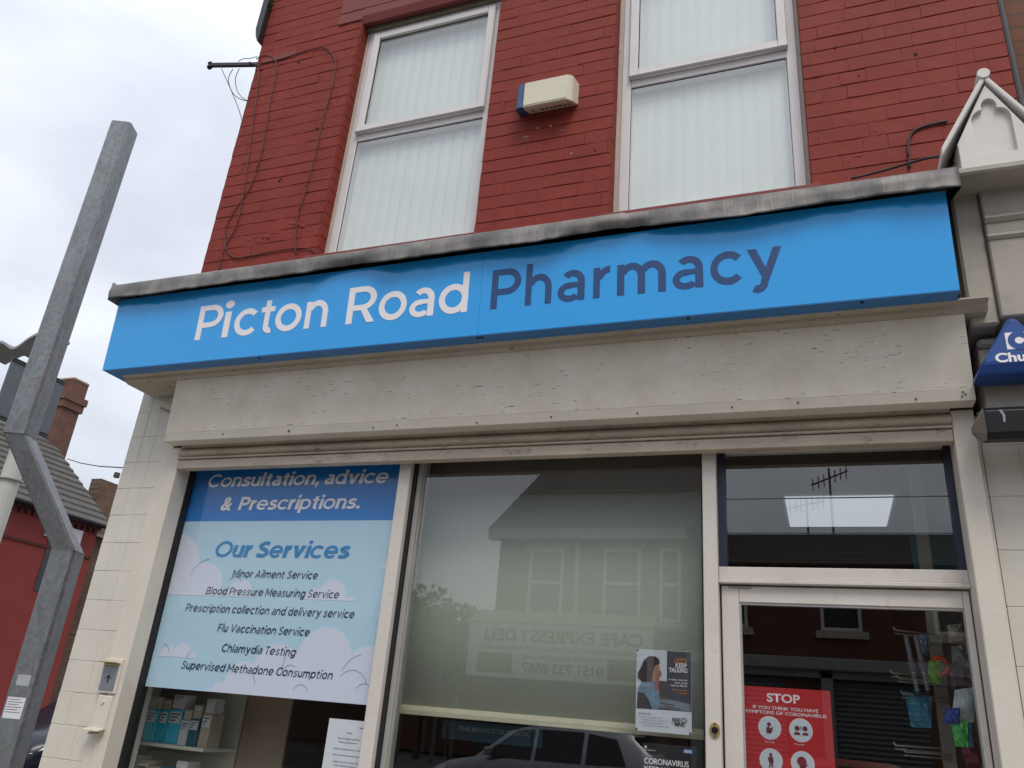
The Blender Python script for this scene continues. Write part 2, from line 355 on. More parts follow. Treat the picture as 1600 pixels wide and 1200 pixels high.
# ------------------------------------------------------------------ pharmacy building
PH = thing('pharmacy_building', 'red painted brick corner building with white shopfront under the blue pharmacy sign', 'shop building', (-1.5, 0.3, 0))
YW = 0.15
XL, XR = -3.65, 1.0
WIN = []
for (l, r) in ((at(538, 170, YW).x, at(763, 170, YW).x), (at(955.5, 200, YW).x, at(1262, 200, YW).x)): WIN.append((l, r))
WZ0, WZ1 = 4.07, 6.0
def holes(z0, z1):
    if z1 <= WZ0+.005 or z0 >= WZ1-.005: return []
    return WIN
b = MB()
def brick(b, x0, z0, x1, z1, y):
    """one painted brick: a slightly crooked block with worn edges"""
    j = lambda a: random.uniform(-a, a)
    gb, gv = random.choice((.0001, .0002, .0004, .0008, .0016, .003)), random.choice((.00002, .00002, .00005, .0001, .0006))
    a, c, d, e = x0+gv, z0+gb*.6, x1-gv, z1-gb*.6
    out = random.uniform(-.0016, .0016); bv = random.uniform(.0012, .0042)
    nx = 3 if d-a > .14 else 2
    def rim(i):
        iq = i*.15; xs = [a+iq+(d-a-2*iq)*k/nx for k in range(nx+1)]
        low = [(x+j(.0002), c+i+abs(j(.0022))) for x in xs]; hi = [(x+j(.0002), e-i-abs(j(.0012))) for x in xs[::-1]]
        return low+hi
    r0 = [(x, y+.022, z) for x, z in rim(0)]; r1 = [(x, y+bv*.8, z) for x, z in rim(0)]; r2 = [(x, y+out+j(.001), z) for x, z in rim(bv)]
    b.loft([r0, r1], caps=False)
    R1 = [b.bm.verts.new(p) for p in r1]; R2 = [b.bm.verts.new(p) for p in r2]; n = len(R1)
    for k in range(n): b.bm.faces.new((R1[k], R1[(k+1) % n], R2[(k+1) % n], R2[k]))
    b.bm.faces.new(R2)
ROW = 0.0866; z = 3.62; ri = 0
while z < 6.75:
    x = XL; ri += 1
    hdr = (ri % 4 == 0)
    first = True
    while x < XR-.02:
        wl = (.118 if hdr and random.random() < .8 or random.random() < .12 else .243)+random.uniform(-.014, .014)
        if first: wl *= (.5 if ri % 2 else 1.0); first = False
        x1 = min(x+wl, XR)
        segs = [(x, x1)]
        for (l, r) in holes(z, z+ROW):
            ns = []
            for (p, q) in segs:
                if q <= l or p >= r: ns.append((p, q)); continue
                if p < l: ns.append((p, l))
                if q > r: ns.append((r, q))
            segs = ns
        for (p, q) in segs:
            if q-p > .012: brick(b, p, z, q, z+ROW, YW)
        x = x1
    z += ROW
bw = b.build('brick_wall', RED, PH)
def patch(px0, py0, px1, py1, seed, amp=.026):
    """blistered, spalled brick under the paint: a lumpy skin that rises out of the wall only where it is rough"""
    p = at(px0, py1, YW); q = at(px1, py0, YW); b = MB(); nx, nz_ = 90, 44; G = []
    for i in range(nx+1):
        col = []
        for k in range(nz_+1):
            u_, v_ = i/nx, k/nz_; x = p.x+(q.x-p.x)*u_; z = p.z+(q.z-p.z)*v_
            e_ = max(0, 1-max(abs(u_*2-1), abs(v_*2-1))**3)*max(0, noise.noise(Vector((x*5, z*9, seed+3)))*1.4+.55)
            d = noise.noise(Vector((x*16, z*42, seed)))*.6+noise.noise(Vector((x*45, z*95, seed+7)))*.35
            col.append(b.bm.verts.new((x, YW+.0045-max(0, e_*(d+.25))*amp, z)))
        G.append(col)
    for i in range(nx):
        for k in range(nz_): b.bm.faces.new((G[i][k], G[i+1][k], G[i+1][k+1], G[i][k+1]))
    b.build('blistered_brick', RED, PH, True)
patch(1292, 180, 1390, 228, 1); patch(365, 325, 498, 392, 2); patch(1300, 232, 1370, 275, 3, .012); patch(1330, 0, 1400, 22, 4, .01)
# mortar bed, reveals and the flank wall behind the bricks
b = MB()
ym = YW+.0040
xs = [XL+.004, WIN[0][0], WIN[0][1], WIN[1][0], WIN[1][1], XR-.004]
for i in (0, 2, 4): b.box(xs[i]+.001, ym, 3.6, xs[i+1]-.001, .50, 6.75)
for i in (1, 3):
    b.box(xs[i]-.0005, ym+.002, 3.6, xs[i+1]+.0005, .50, WZ0-.004); b.box(xs[i]-.0005, ym+.002, WZ1+.124, xs[i+1]+.0005, .50, 6.75)
b.build('mortar', REDMORTAR, PH)
b = MB(); b.box(XL+.003, .505, 2.9, XR-.003, 7.0, 6.7); b.build('rear_walls', RED, PH)
# reveals: real brick ends lining both sides of each window opening
for (l, r) in WIN:
    for (xa, xb) in ((l-.02, l+.0035), (r-.0035, r+.02)):
        b = MB(); zz = WZ0
        while zz < WZ1+.09:
            z1 = min(zz+ROW, WZ1+.1)
            b.box(xa, YW+.012, zz+.0006, xb+random.uniform(-.001, .001), .262, z1-.0006, .003)
            zz = z1
        b.build('window_reveal', RED, PH)
STONE = mat('painted_red_stone', (0.19, 0.034, 0.028), 0.65, var=0.1, vs=8, bump=0.3, bs=40)
for (l, r) in WIN:
    b = MB(); b.box(l-.2, YW-.012, WZ1+.13, r+.2, YW+.05, WZ1+.33, .006)
    b.prism([(YW-.010, WZ1+.06), (YW-.010, WZ1+.1295), (.262, WZ1+.1295), (.262, WZ1+.102), (YW+.055, WZ1+.102), (YW+.045, WZ1+.01), (YW+.010, WZ1+.004)], 'x', l-.0, r+.0)
    b.box(l-.2, YW-.011, WZ1+.03, l-.0005, YW+.05, WZ1+.1295, .005); b.box(r+.0005, YW-.011, WZ1+.03, r+.2, YW+.05, WZ1+.1295, .005)
    b.build('lintel', STONE, PH)
    b = MB(); b.prism([(YW-.05, WZ0-.075), (YW-.05, WZ0-.02), (.26, WZ0-.001), (.26, WZ0-.075)], 'x', l-.04, r+.04, .006); b.build('sill', STONE, PH)
# upstairs windows
BROWN = mat('brown_timber', (0.22, 0.18, 0.14), 0.7, var=0.2, vs=9, stretch=(2, 2, 8))
SLAT = mat('blind_fabric', (0.90, 0.91, 0.88), 0.75, var=0.02, vs=3)
YF = 0.235
TZ = at(660, 195, YF).z
for k, (l, r) in enumerate(WIN):
    wn = MB()
    fw = .055
    L0, R1_, B0, T1 = l+.030, r-.022, WZ0+.004, WZ1-.015
    # outer frame
    wn.box(L0, YF, B0, L0+fw, YF+.07, T1, .004); wn.box(R1_-fw, YF, B0, R1_, YF+.07, T1, .004)
    wn.box(L0+fw+.0005, YF+.001, T1-fw, R1_-fw-.0005, YF+.069, T1, .004); wn.box(L0+fw+.0005, YF+.001, B0, R1_-fw-.0005, YF+.069, B0+fw, .004)
    wn.box(L0+fw+.0005, YF+.001, TZ-.032, R1_-fw-.0005, YF+.069, TZ+.032, .004)
    wo = wn.build('window', UPVC, PH)
    sash = MB(); sw = .052
    a, c, d, e = L0+fw-.012, TZ+.034, R1_-fw+.012, T1-fw+.01
    ys = YF-.022
    sash.box(a, ys, c, a+sw, ys+.02, e, .005); sash.box(d-sw, ys, c, d, ys+.02, e, .005)
    sash.box(a+sw+.0004, ys+.0005, e-sw, d-sw-.0004, ys+.0195, e, .005); sash.box(a+sw+.0004, ys+.0005, c, d-sw-.0004, ys+.0195, c+sw, .005)
    # weather bead below the sash
    sash.box(a, ys-.012, c-.012, d, ys+.018, c-.001, .003)
    sash.build('sash', UPVC, wo)
    g = MB(); g.box(a+sw-.004, YF+.002, c+sw-.004, d-sw+.004, YF+.008, e-sw+.004); g.build('pane', GLASSU, wo)
    g = MB(); g.box(L0+fw-.004, YF+.012, B0+fw-.004, R1_-fw+.004, YF+.018, TZ-.028); g.build('pane', GLASSU, wo)
    g = MB()
    for (p, q, s, t_, yy) in ((a+sw-.002, c+sw-.002, d-sw+.002, e-sw+.002, YF-.001), (L0+fw-.003, B0+fw-.003, R1_-fw+.003, TZ-.03, YF+.010)):
        g.box(p, yy, q, p+.006, yy+.003, t_); g.box(s-.006, yy, q, s, yy+.003, t_); g.box(p+.0062, yy, t_-.006, s-.0062, yy+.003, t_); g.box(p+.0062, yy, q, s-.0062, yy+.003, q+.006)
    g.build('gasket', GASKET, wo)
    hb = MB(); hb.box(l+.004, .212, WZ1-.013, r-.004, .262, WZ1+.04, .003); hb.box(l+.004, .228, WZ1+.0405, r-.004, .262, WZ1+.1015, .003); hb.build('head_strip', BROWN, wo)
    # silicone strip along the frame
    sb_ = MB(); sb_.box(l+.0036, YF+.004, B0, L0-.0005, YF+.02, T1); sb_.build('sealant', mat('sealant', (.50, .45, .38), .6, dirt=.5), wo)
    sb_ = MB(); sb_.box(R1_+.0005, YF+.004, B0, r-.0036, YF+.02, T1); sb_.build('sealant', MATS['sealant'], wo)
    # vertical blind hung inside
    vb = thing('vertical_blind', ('vertical slat blind behind the left upstairs window', 'vertical slat blind behind the right upstairs window, beside the alarm box')[k], 'blind', ((l+r)/2, .36, WZ0))
    m_ = MB(); x = L0+.02; i = 0
    while x < R1_-.02:
        ang = math.radians(2.8+random.uniform(-.8, .8)); hw = .0435
        c_, s_ = math.cos(ang)*hw, math.sin(ang)*hw
        xc = x+.04
        pts = [(xc-c_, .305+s_), (xc, .302), (xc+c_, .305-s_), (xc+c_, .306-s_), (xc, .303), (xc-c_, .306+s_)]
        m_.prism(pts, 'z', WZ0+.02, WZ1+.0); x += .079; i += 1
    m_.build('slats', SLAT, vb)
    m_ = MB(); m_.box(L0, .306, WZ1+.001, R1_, .345, WZ1+.04, .003); m_.build('head_rail', UPVC, vb)
    m_ = MB(); m_.box(l-.05, .9, WZ0-.1, r+.05, .93, WZ1+.2); m_.build('room_shade', mat('upstairs_room', (.5, .5, .48), .9), PH)
# dark gutter at the top left corner
b = MB(); p0 = at(396, 0, .12); p1 = at(409, 26, .12)
b.prism([(XL-.055, 6.17), (XL-.035, 6.09), (XL-.012, 6.04), (XL-.003, 6.04), (XL-.003, 6.7), (XL-.055, 6.7)], 'y', .10, 7.0, .006)
b.build('bargeboard', mat('black_board', (.015, .015, .018), .4), PH)

# ---- fascia structure behind the sign
b = MB(); b.box(-3.60, -.30, 3.16, .56, .14, 3.60); b.build('fascia_box', DARKROOM, PH)
prof = [(-.274, 3.156), (-.274, 3.149), (-.262, 3.146), (-.244, 3.143), (-.238, 3.130), (-.228, 3.126), (-.217, 3.119), (-.03, 3.119), (-.03, 3.156)]
yb = lambda z: -.12-(z-2.80)*.2987
b = MB(); b.prism(prof, 'x', -3.58, .655); b.build('cornice', flaking('flaking_beige_paint', (.44, .39, .325), .5), PH)
xbl, xbr, xtl, xtr = at(255, 692, -.12).x, at(1525, 624, -.12).x, at(276, 600, -.21).x, at(1506, 490, -.21).x
def board(z0, z1, pr, m):
    b = MB(); f0, f1 = (z0-2.80)/.318, (z1-2.80)/.318
    def row(z, f): a, c = xbl+(xtl-xbl)*f, xbr+(xtr-xbr)*f; return [(a, yb(z)-pr, z), (c, yb(z)-pr, z), (c, -.045, z), (a, -.045, z)]
    b.loft([row(z0, f0), row(z1, f1)]); bmesh.ops.bevel(b.bm, geom=list(b.bm.edges), offset=.0015, segments=1, affect='EDGES'); b.build('fascia_board', m, PH)
board(2.842, 3.1185, 0, FLAKE); board(2.80, 2.8414, .001, WHITE)
SCREW = mat('screw_head', (.10, .085, .07), .5, var=.3)
for px, py in ((348, 682), (452, 676), (450, 679), (583, 669), (620, 668), (745, 659), (861, 656), (996, 644), (1144, 641), (1247, 628), (1431, 623)):
    p = at(px, py, -.126); b = MB(); zz = 2.818+random.uniform(-.006, .008); b.disc((p.x, zz), .0045, yb(zz)-.0032, yb(zz)+.003, 10); b.build('screw', SCREW, PH)
for dx, dz in ((0, 0), (.012, .008), (.004, .016)): b = MB(); b.disc((xbr-.045+dx, 2.815+dz), .004, yb(2.815+dz)-.0032, yb(2.815+dz)+.003, 8); b.build('screw', SCREW, PH)
# lead roof over the sign
n = 260; rings = []
def lip(x):
    v = noise.noise(Vector((x*2.3, 0, 0)))*.018 + noise.noise(Vector((x*7.1, 4, 0)))*.011 + noise.noise(Vector((x*23, 9, 0)))*.006
    if -2.35 < x < -1.85: v += .026*math.sin((x+2.35)/.5*math.pi)
    if -1.1 < x < -.5: v += .022*math.sin((x+1.1)/.6*math.pi)
    return v
xs_ = [-3.665+i*(4.26/n) for i in range(n+1)]
for x in xs_:
    v = lip(x); wv = noise.noise(Vector((x*3.1, 7, 2)))*.012 + noise.noise(Vector((x*11, 7, 2)))*.009+noise.noise(Vector((x*24, 1, 2)))*.002
    st = .009 if -1.95 < x < -.70 else (.0045 if x <= -1.95 else 0)
    bz = 3.556+max(-.016, v)
    out_ = -.425-st+wv*.6
    rings.append([(x, .149, 3.80+.01*wv), (x, -.05, 3.72+wv*.3), (x, -.33, 3.668+wv*.4), (x, out_+.012, 3.655+wv*.5), (x, out_, 3.640+wv*.5), (x, out_-.004+wv*.4, 3.60+wv*.3), (x, out_-.002+v*.5, bz+.012), (x, out_-.006+v*.8, bz), (x, out_+.002+v*.8, bz+.002), (x, out_+.006, 3.60), (x, out_+.016, 3.648), (x, -.33, 3.662), (x, .149, 3.794)])
b = MB(); b.loft(rings)
b.box(-3.668, -.43, 3.555, -3.660, .14, 3.665)      # turned-down left end
fl = b.build('lead_flashing', LEAD, PH, smooth=True)

# ---- tiled pier on the left
def tiles(x0, x1, cols, z0, z1, y, name, parent, h=.1525, zoff=0.0, depth=.30):
    b = MB(); wc = (x1-x0)/cols; zz = z0
    while zz < z1-.01:
        t_ = min(zz+h, z1)
        for c in range(cols):
            dy = random.uniform(-.0009, .0009)
            b.box(x0+c*wc+.0004, y+dy, zz+.0010, x0+(c+1)*wc-.0004, y+.03, t_-.0010, .0018, 2)
        zz = t_
    o = b.build(name, TILEW, parent)
    g = MB(); g.box(x0+.002, y+.0024, z0, x1-.002, y+depth, z1); g.build('grout', mat('painted_grout', (.52, .49, .44), .7, var=.1), parent)
    return o
zt = at(236, 682, 0).z
tiles(-3.68, -3.41, 3, zt-.1525*19, zt+.1525*2.6, 0.0, 'tile_pier', PH)
b = MB(); b.box(-3.677, .031, zt-.1525*19, -3.66, .8, 3.15); b.build('side_wall', TILEW, PH)
b = MB(); b.box(-3.4095, -.004, 0, -3.345, .28, 2.99, .003); b.box(-3.3445, -.016, 0, -3.270, .09, 2.799, .004); b.build('pier_trim', WHITE, PH)
# stall riser below the window, out of frame
b = MB(); b.box(-3.27, .06, 0, -.45, .2, .6); b.build('stall_riser', TILEW, PH)

# ---- shop front frame
b = MB(); yf0, yf1 = .085, .155
M1a, M1b = -1.925, -1.862
M2a, M2b = -.450, -.392
SX0, SX1 = -3.345, .512
SZT = 2.765
b.box(SX0+.032, yf0, .6, SX0+.066, yf1, SZT, .003)
for (p, q) in ((M1a, M1b), (M2a, M2b)): b.box(p, yf0-.03, .6 if p < -1 else 0, q, yf1, SZT, .003)
b.box(SX0+.0665, yf0+.001, .6, M1a-.0005, yf1-.001, .68, .003); b.box(M1b+.0005, yf0+.001, .6, M2a-.0005, yf1-.001, .68, .003)
sf = b.build('shopfront_frame', WOODW, PH)
b = MB()
b.box(M1b+.0005, yf0+.002, .68, M1b+.020, yf1, SZT); b.build('gasket', GASKET, sf)
b = MB(); b.box(SX0+.0665, yf0+.004, .68, SX0+.082, yf1, SZT); b.build('gasket', GASKET, sf)
b = MB(); b.box(M2a-.012, yf0+.02, .68, M2a-.0005, yf1, SZT); b.build('gasket', GASKET, sf)
b = MB(); b.box(M1b+.0205, yf0+.012, .68, M1b+.046, yf1, SZT, .003); b.box(M1b+.0465, yf0+.024, .68, M1b+.055, yf1, SZT); b.build('inner_bead', mat('grey_bead', (.33, .32, .30), .5, var=.1), sf)
b = MB(); b.box(SX0+.0825, GL, .68, M1a-.0005, GL+.008, SZT); b.build('window_pane', glassmat('plain_glass', 1.5, (.96, .97, .97)), PH)
b = MB(); b.box(M1b+.0555, GL, .68, M2a-.0125, GL+.008, SZT); b.build('window_pane', GLASS, PH)
# right jamb
b = MB(); b.box(.513, -.03, 0, .590, .3, 2.799, .004); b.box(.5905, .0, 0, .603, .3, 2.78, .002); b.build('right_jamb', WHITE, PH)
# roller shutter, rolled up under the fascia board
RS = thing('roller_shutter', 'cream roller shutter rolled up above the shop windows with dirty bottom rail', 'shutter', (-1.4, 0, 2.66))
rz = at(800, 714, -.02).z
b = MB(); b.box(-3.268, -.022, rz, .512, .03, rz+.050, .003); b.build('bottom_rail', CREAM, RS)
b = MB(); arc = [(-.012-.022*math.sin(math.pi*i/10)**.8, rz+.066+.050*i/10) for i in range(11)]
arc2 = [(-.010-.020*math.sin(math.pi*i/10)**.8, rz+.119+.05*i/10) for i in range(11)]
b.prism([(.02, rz+.066)]+arc+[(.02, rz+.116)], 'x', -3.268, .512); b.prism([(.03, rz+.119)]+arc2+[(.03, rz+.169)], 'x', -3.268, .512)
b.prism([(-.034, rz+.053), (-.036, rz+.060), (-.01, rz+.064), (.02, rz+.064), (.02, rz+.053)], 'x', -3.268, .512)
b.build('slat_curtain', CREAM, RS)
b = MB(); lx = at(785, 706, -.022).x
b.box(lx, -.0235, rz+.012, lx+.14, -.0222, rz+.036); b.build('worn_label', mat('worn_label', (.42, .36, .29), .7, var=.4, vs=60, dirt=.8, ds=60), RS)
# boxing behind the shutter so that no light leaks in
b = MB(); b.box(-3.4, .04, SZT+.001, .6, .5, 3.15); b.build('shutter_housing', mat('housing_brown', (.11, .085, .065), .8, var=.15), PH)

# ---- fanlight and door
b = MB()
b.box(M2b+.0005, yf0, 2.155, .5125, yf1, 2.205, .003); b.box(M2b+.0005, yf0-.012, 2.137, .5125, yf1-.02, 2.1545, .003)
b.build('transom', WOODW, PH)
b = MB(); b.box(M2b+.0005, yf0+.001, 2.7, .5125, yf1, SZT-.001, .003); b.build('head_rail', WOODW, PH)
b = MB(); b.box(M2b+.0005, .10, 2.2055, M2b+.034, .15, 2.6995); fan = b.build('fanlight', mat('navy_channel', (.018, .022, .05), .4), PH)
b = MB(); b.box(.487, .10, 2.2055, .5125, .15, 2.6995); b.build('side_channel', MATS['navy_channel'], fan)
fz = [2.206, at(1340, 833, GL).z, at(1340, 777, GL).z, 2.70]
for i in range(3):
    b = MB(); tl = .0
    b.loft([[(M2b+.035, GL+tl, fz[i]+.001), (.486, GL+tl, fz[i]+.001), (.486, GL+tl+.006, fz[i]+.001), (M2b+.035, GL+tl+.006, fz[i]+.001)],
            [(M2b+.035, GL-tl, fz[i+1]-.002), (.486, GL-tl, fz[i+1]-.002), (.486, GL-tl+.006, fz[i+1]-.002), (M2b+.035, GL-tl+.006, fz[i+1]-.002)]])
    b.build('louvre_blade', GLASS, fan)
b = MB(); b.box(M2b+.034, GL-.004, fz[1]-.0015, .487, GL+.008, fz[1]+.0008); b.build('louvre_edge', mat('clear_clip', (.06, .08, .09), .2), fan)
b = MB(); b.box(M2b+.034, GL-.004, fz[2]-.0015, .487, GL+.008, fz[2]+.0008); b.build('louvre_edge', MATS['clear_clip'], fan)
b = MB(); dx0, dx1, dz1 = -.384, .508, 2.131
yd = .10; st = .068
b.box(dx0, yd, .05, dx0+st, yd+.045, dz1, .003); b.box(dx1-.022, yd, .05, dx1, yd+.045, dz1, .003)
b.box(dx0+st+.0005, yd+.001, 2.066, dx1-.0225, yd+.044, dz1, .003); b.box(dx0+st+.0005, yd+.001, .05, dx1-.0225, yd+.044, .9, .003)
door = b.build('door', WOODW, PH)
b = MB(); gx0, gx1 = dx0+st+.0005, dx1-.0225
b.box(gx0, yd+.006, .9, gx0+.007, yd+.03, 2.0655); b.box(gx0+.0072, yd+.006, 2.058, gx1, yd+.03, 2.0655); b.box(gx1-.004, yd+.006, .9, gx1, yd+.03, 2.0575); b.build('bead', mat('grey_metal_bead', (.36, .35, .34), .4), door)
b = MB(); b.box(gx0, GL, .9, gx1, GL+.008, 2.0655); b.build('door_pane', GLASS, door)
b = MB(); hp = at(1152, 911, yd); b.box(hp.x-.035, yd-.006, dz1-.010, hp.x+.055, yd-.0005, dz1-.001, .002); b.build('hinge', mat('grey_metal', (.3, .3, .3), .4, .6), door)

# ------------------------------------------------------------------ main sign
SG = thing('shop_sign', 'long blue sign above the shop reading Picton Road Pharmacy in white and navy', 'sign', (-1.5, -.35, 3.15))
SB, ST_, SYB, SYT = 3.15, 3.575, -.352, -.377
def sy(z): return SYB+(SYT-SYB)*(z-SB)/(ST_-SB)
sl_, sr_ = -3.637, .549
seam = at(748, 492, -.36).x
b = MB()
for (p, q) in ((sl_, seam-.0006), (seam+.0006, sr_)):
    b.loft([[(p, SYB, SB), (q, SYB, SB), (q, SYB+.02, SB), (p, SYB+.02, SB)], [(p, SYT, ST_), (q, SYT, ST_), (q, SYT+.02, ST_), (p, SYT+.02, ST_)]])
b.build('face_panel', BLUE, SG)
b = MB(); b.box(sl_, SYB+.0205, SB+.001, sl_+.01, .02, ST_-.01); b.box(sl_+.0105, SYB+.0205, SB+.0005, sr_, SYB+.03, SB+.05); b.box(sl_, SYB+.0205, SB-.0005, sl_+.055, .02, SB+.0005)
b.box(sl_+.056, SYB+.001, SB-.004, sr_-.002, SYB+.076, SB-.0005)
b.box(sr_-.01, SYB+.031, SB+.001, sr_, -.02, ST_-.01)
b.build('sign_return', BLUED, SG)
for px, py in ((407, 562), (748, 532), (754, 531), (1076, 502), (1347, 476)):
    p = at(px, py, SYB+.03); b = MB(); b.box(p.x-.006, SYB+.014, SB-.008, p.x+.006, SYB+.026, SB-.0042, .001); b.build('fixing', BLACK, SG)

def smoothpath(P, k=6):
    P = [Vector(p) for p in P]; o_ = []
    for i in range(len(P)-1):
        p0, p1, p2, p3 = P[max(i-1, 0)], P[i], P[i+1], P[min(i+2, len(P)-1)]
        for j in range(k):
            t = j/k; o_.append(.5*((2*p1)+(p2-p0)*t+(2*p0-5*p1+4*p2-p3)*t*t+(3*p1-p0-3*p2+p3)*t**3))
    return o_+[P[-1]]
# geometric letters drawn stroke by stroke, cap height 1, stroke W
Wt = .160
def g_rect(x0, y0, x1, y1): return [(x0, y0), (x1, y0), (x1, y1), (x0, y1)]
def g_arc(cx, cy, rx, ry, a0, a1, w=Wt, n=28):
    o_, i_ = [], []
    for k in range(n+1):
        a = math.radians(a0+(a1-a0)*k/n); c, s = math.cos(a), math.sin(a)
        o_.append((cx+rx*c, cy+ry*s)); i_.append((cx+(rx-w)*c, cy+(ry-w)*s))
    return ('arc', o_, i_)
def g_line(p, q, w=Wt):
    d = Vector((q[0]-p[0], q[1]-p[1])).normalized(); nn = Vector((-d.y, d.x))*w/2
    return [(p[0]+nn.x, p[1]+nn.y), (p[0]-nn.x, p[1]-nn.y), (q[0]-nn.x, q[1]-nn.y), (q[0]+nn.x, q[1]+nn.y)]
XH = .755
def g_path(pts, w):
    P = smoothpath([(a, b_, 0) for a, b_ in pts], 7); O, I = [], []
    for i, p in enumerate(P):
        d = (P[min(i+1, len(P)-1)]-P[max(i-1, 0)]).normalized(); nn = Vector((-d.y, d.x, 0))*w/2
        O.append((p.x+nn.x, p.y+nn.y)); I.append((p.x-nn.x, p.y-nn.y))
    return ('arc', O, I)
def stroke_text(string, m, parent, x0, x1, z0, y, cap, W, shear=.2, gap=None):
    """one line of geometric lettering fitted between x0 and x1"""
    global Wt
    old, Wt = Wt, W
    gap = gap if gap is not None else .27-W
    GL_ = [glyph(c) for c in string]; tot = sum(g[1] for g in GL_)+gap*(len(GL_)-1); Wt = old
    kx = (x1-x0-shear*cap)/(tot*cap); b = MB(); cur = 0.0
    for shapes, wd in GL_:
        lay = 0
        for sh in shapes:
            lay += 1
            V = lambda pt: b.bm.verts.new((x0+(cur+pt[0])*cap*kx+shear*pt[1]*cap, y-.00012*lay, z0+pt[1]*cap))
            if isinstance(sh, tuple) and sh[0] == 'arc':
                O = [V(u) for u in sh[1]]; I = [V(u) for u in sh[2]]
                for k in range(len(O)-1): b.bm.faces.new((O[k], O[k+1], I[k+1], I[k]))
            elif isinstance(sh, tuple): b.bm.faces.new([V((sh[1][0]+sh[2]*math.cos(a*math.pi/8), sh[1][1]+sh[2]*math.sin(a*math.pi/8))) for a in range(16)])
            else: b.bm.faces.new([V(u) for u in sh])
        cur += wd+gap
    return b.build('lettering', m, parent, recalc=False)
def glyph(c):
    W = Wt
    if c == 'P' or c == 'R':
        s = [g_rect(0, 0, W, 1), g_rect(W, 1-W*.93, .40, 1), g_rect(W, .345, .40, .345+W*.93), g_arc(.40, .6725, .335, .3275, -90, 90, W*.95)]
        if c == 'R': s += [[(.36, .36), (.52, .36), (.74, 0), (.545, 0)]]
        return s, .735
    if c == 'i' and W < .14: return [g_rect(.0, 0, W, XH-.07), ('dot', (W/2, .985), .098)], W
    if c == 'i': return [g_rect(.01, 0, .01+W, XH-.01), ('dot', (.01+W/2, .955), .115)], .20
    if c == 'c': return [g_arc(.40, XH/2, .40, XH/2+.012, 42, 318)], .715
    if c == 'o': return [g_arc(.40, XH/2, .40, XH/2+.012, 0, 360, n=44)], .80
    if c == 't': return [g_rect(.13, .20, .13+W, .93), g_rect(0, XH-.155, .13, XH-.01), g_rect(.13+W, XH-.155, .44, XH-.01), g_arc(.345, .20, .215, .212, 180, 292, W)], .46
    if c == 'n' or c == 'h':
        return [g_rect(0, 0, W, XH-.01 if c == 'n' else 1.05), g_arc(.355, XH-.345, .325, .355, 0, 158), g_rect(.68-W, 0, .68, XH-.345)], .68
    if c == 'r': return [g_rect(0, 0, W, XH-.01), g_arc(.41, XH-.36, .36, .37, 92, 165, W)], .43
    if c == 'm':
        return [g_rect(0, 0, W, XH-.01), g_arc(.325, XH-.325, .295, .335, 0, 158), g_rect(.62-W, 0, .62, XH-.325), g_arc(.77, XH-.325, .30, .335, 0, 150), g_rect(1.07-W, 0, 1.07, XH-.325)], 1.07
    if c == 'a':
        return [g_rect(.62-W, 0, .62, XH-.29), g_arc(.335, XH-.29, .285, .30, 0, 138, W*.97), g_arc(.27, .222, .27, .234, 70, 325, W*.88), g_rect(.30, .33, .62-W, .33+W*.75)], .62
    if c == 'd':
        return [g_arc(.385, XH/2, .385, XH/2+.012, 0, 360, n=44), g_rect(.765-W, 0, .765, 1.05)], .765
    if c == 'l': return [g_rect(0, 0, W, 1.05)], W
    if c == 'u': return [g_rect(0, .33, W, XH-.01), g_arc(.33, .335, .33, .347, 180, 345), g_rect(.67-W, 0, .67, XH-.01)], .67
    if c == 'v': return [[(0, XH-.01), (W*1.12, XH-.01), (.37+W*.38, 0), (.37-W*.38, 0)], [(.74, XH-.01), (.74-W*1.12, XH-.01), (.37-W*.38, 0), (.37+W*.38, 0)]], .74
    if c == 'e': return [g_arc(.395, XH/2, .395, XH/2+.012, 2, 318), g_rect(.06, XH/2-W*.42, .785, XH/2+W*.33)], .79
    if c == 'p': return [g_arc(.385, XH/2, .385, XH/2+.012, 0, 360, n=40), g_rect(0, -.27, W, XH-.01)], .77
    if c == 'g': return [g_arc(.385, XH/2, .385, XH/2+.012, 0, 360, n=40), g_rect(.765-W, .0, .765, XH-.01), g_arc(.40, .02, .365, .30, 360, 205)], .765
    if c == 's': return [g_path([(.53, XH-.175), (.33, XH-W*.42), (.115, XH-.20), (.20, XH*.56), (.40, XH*.46), (.515, .205), (.33, W*.42-.01), (.02, .125)], W*.86)], .58
    if c == 'S': return [g_path([(.62, .835), (.40, 1-W*.42), (.125, .76), (.22, .58), (.50, .45), (.625, .25), (.40, W*.42), (.03, .155)], W*.92)], .70
    if c == 'C': return [g_arc(.52, .5, .52, .512, 46, 314, n=36)], .90
    if c == 'O': return [g_arc(.53, .5, .53, .512, 0, 360, n=44)], 1.06
    if c == 'A': return [[(0, 0), (W*1.05, 0), (.455+W*.45, 1), (.455-W*.45, 1)], [(.91, 0), (.91-W*1.05, 0), (.455-W*.45, 1), (.455+W*.45, 1)], g_rect(.18, .22, .73, .22+W*.85)], .91
    if c == 'V': return [[(0, 1), (W*1.05, 1), (.455+W*.45, 0), (.455-W*.45, 0)], [(.91, 1), (.91-W*1.05, 1), (.455-W*.45, 0), (.455+W*.45, 0)]], .91
    if c == 'M': return [g_rect(0, 0, W, 1), g_rect(1.0-W, 0, 1.0, 1), [(0, 1), (W*1.1, 1), (.5+W*.5, .25), (.5-W*.5, .25)], [(1.0, 1), (1-W*1.1, 1), (.5-W*.5, .25), (.5+W*.5, .25)]], 1.0
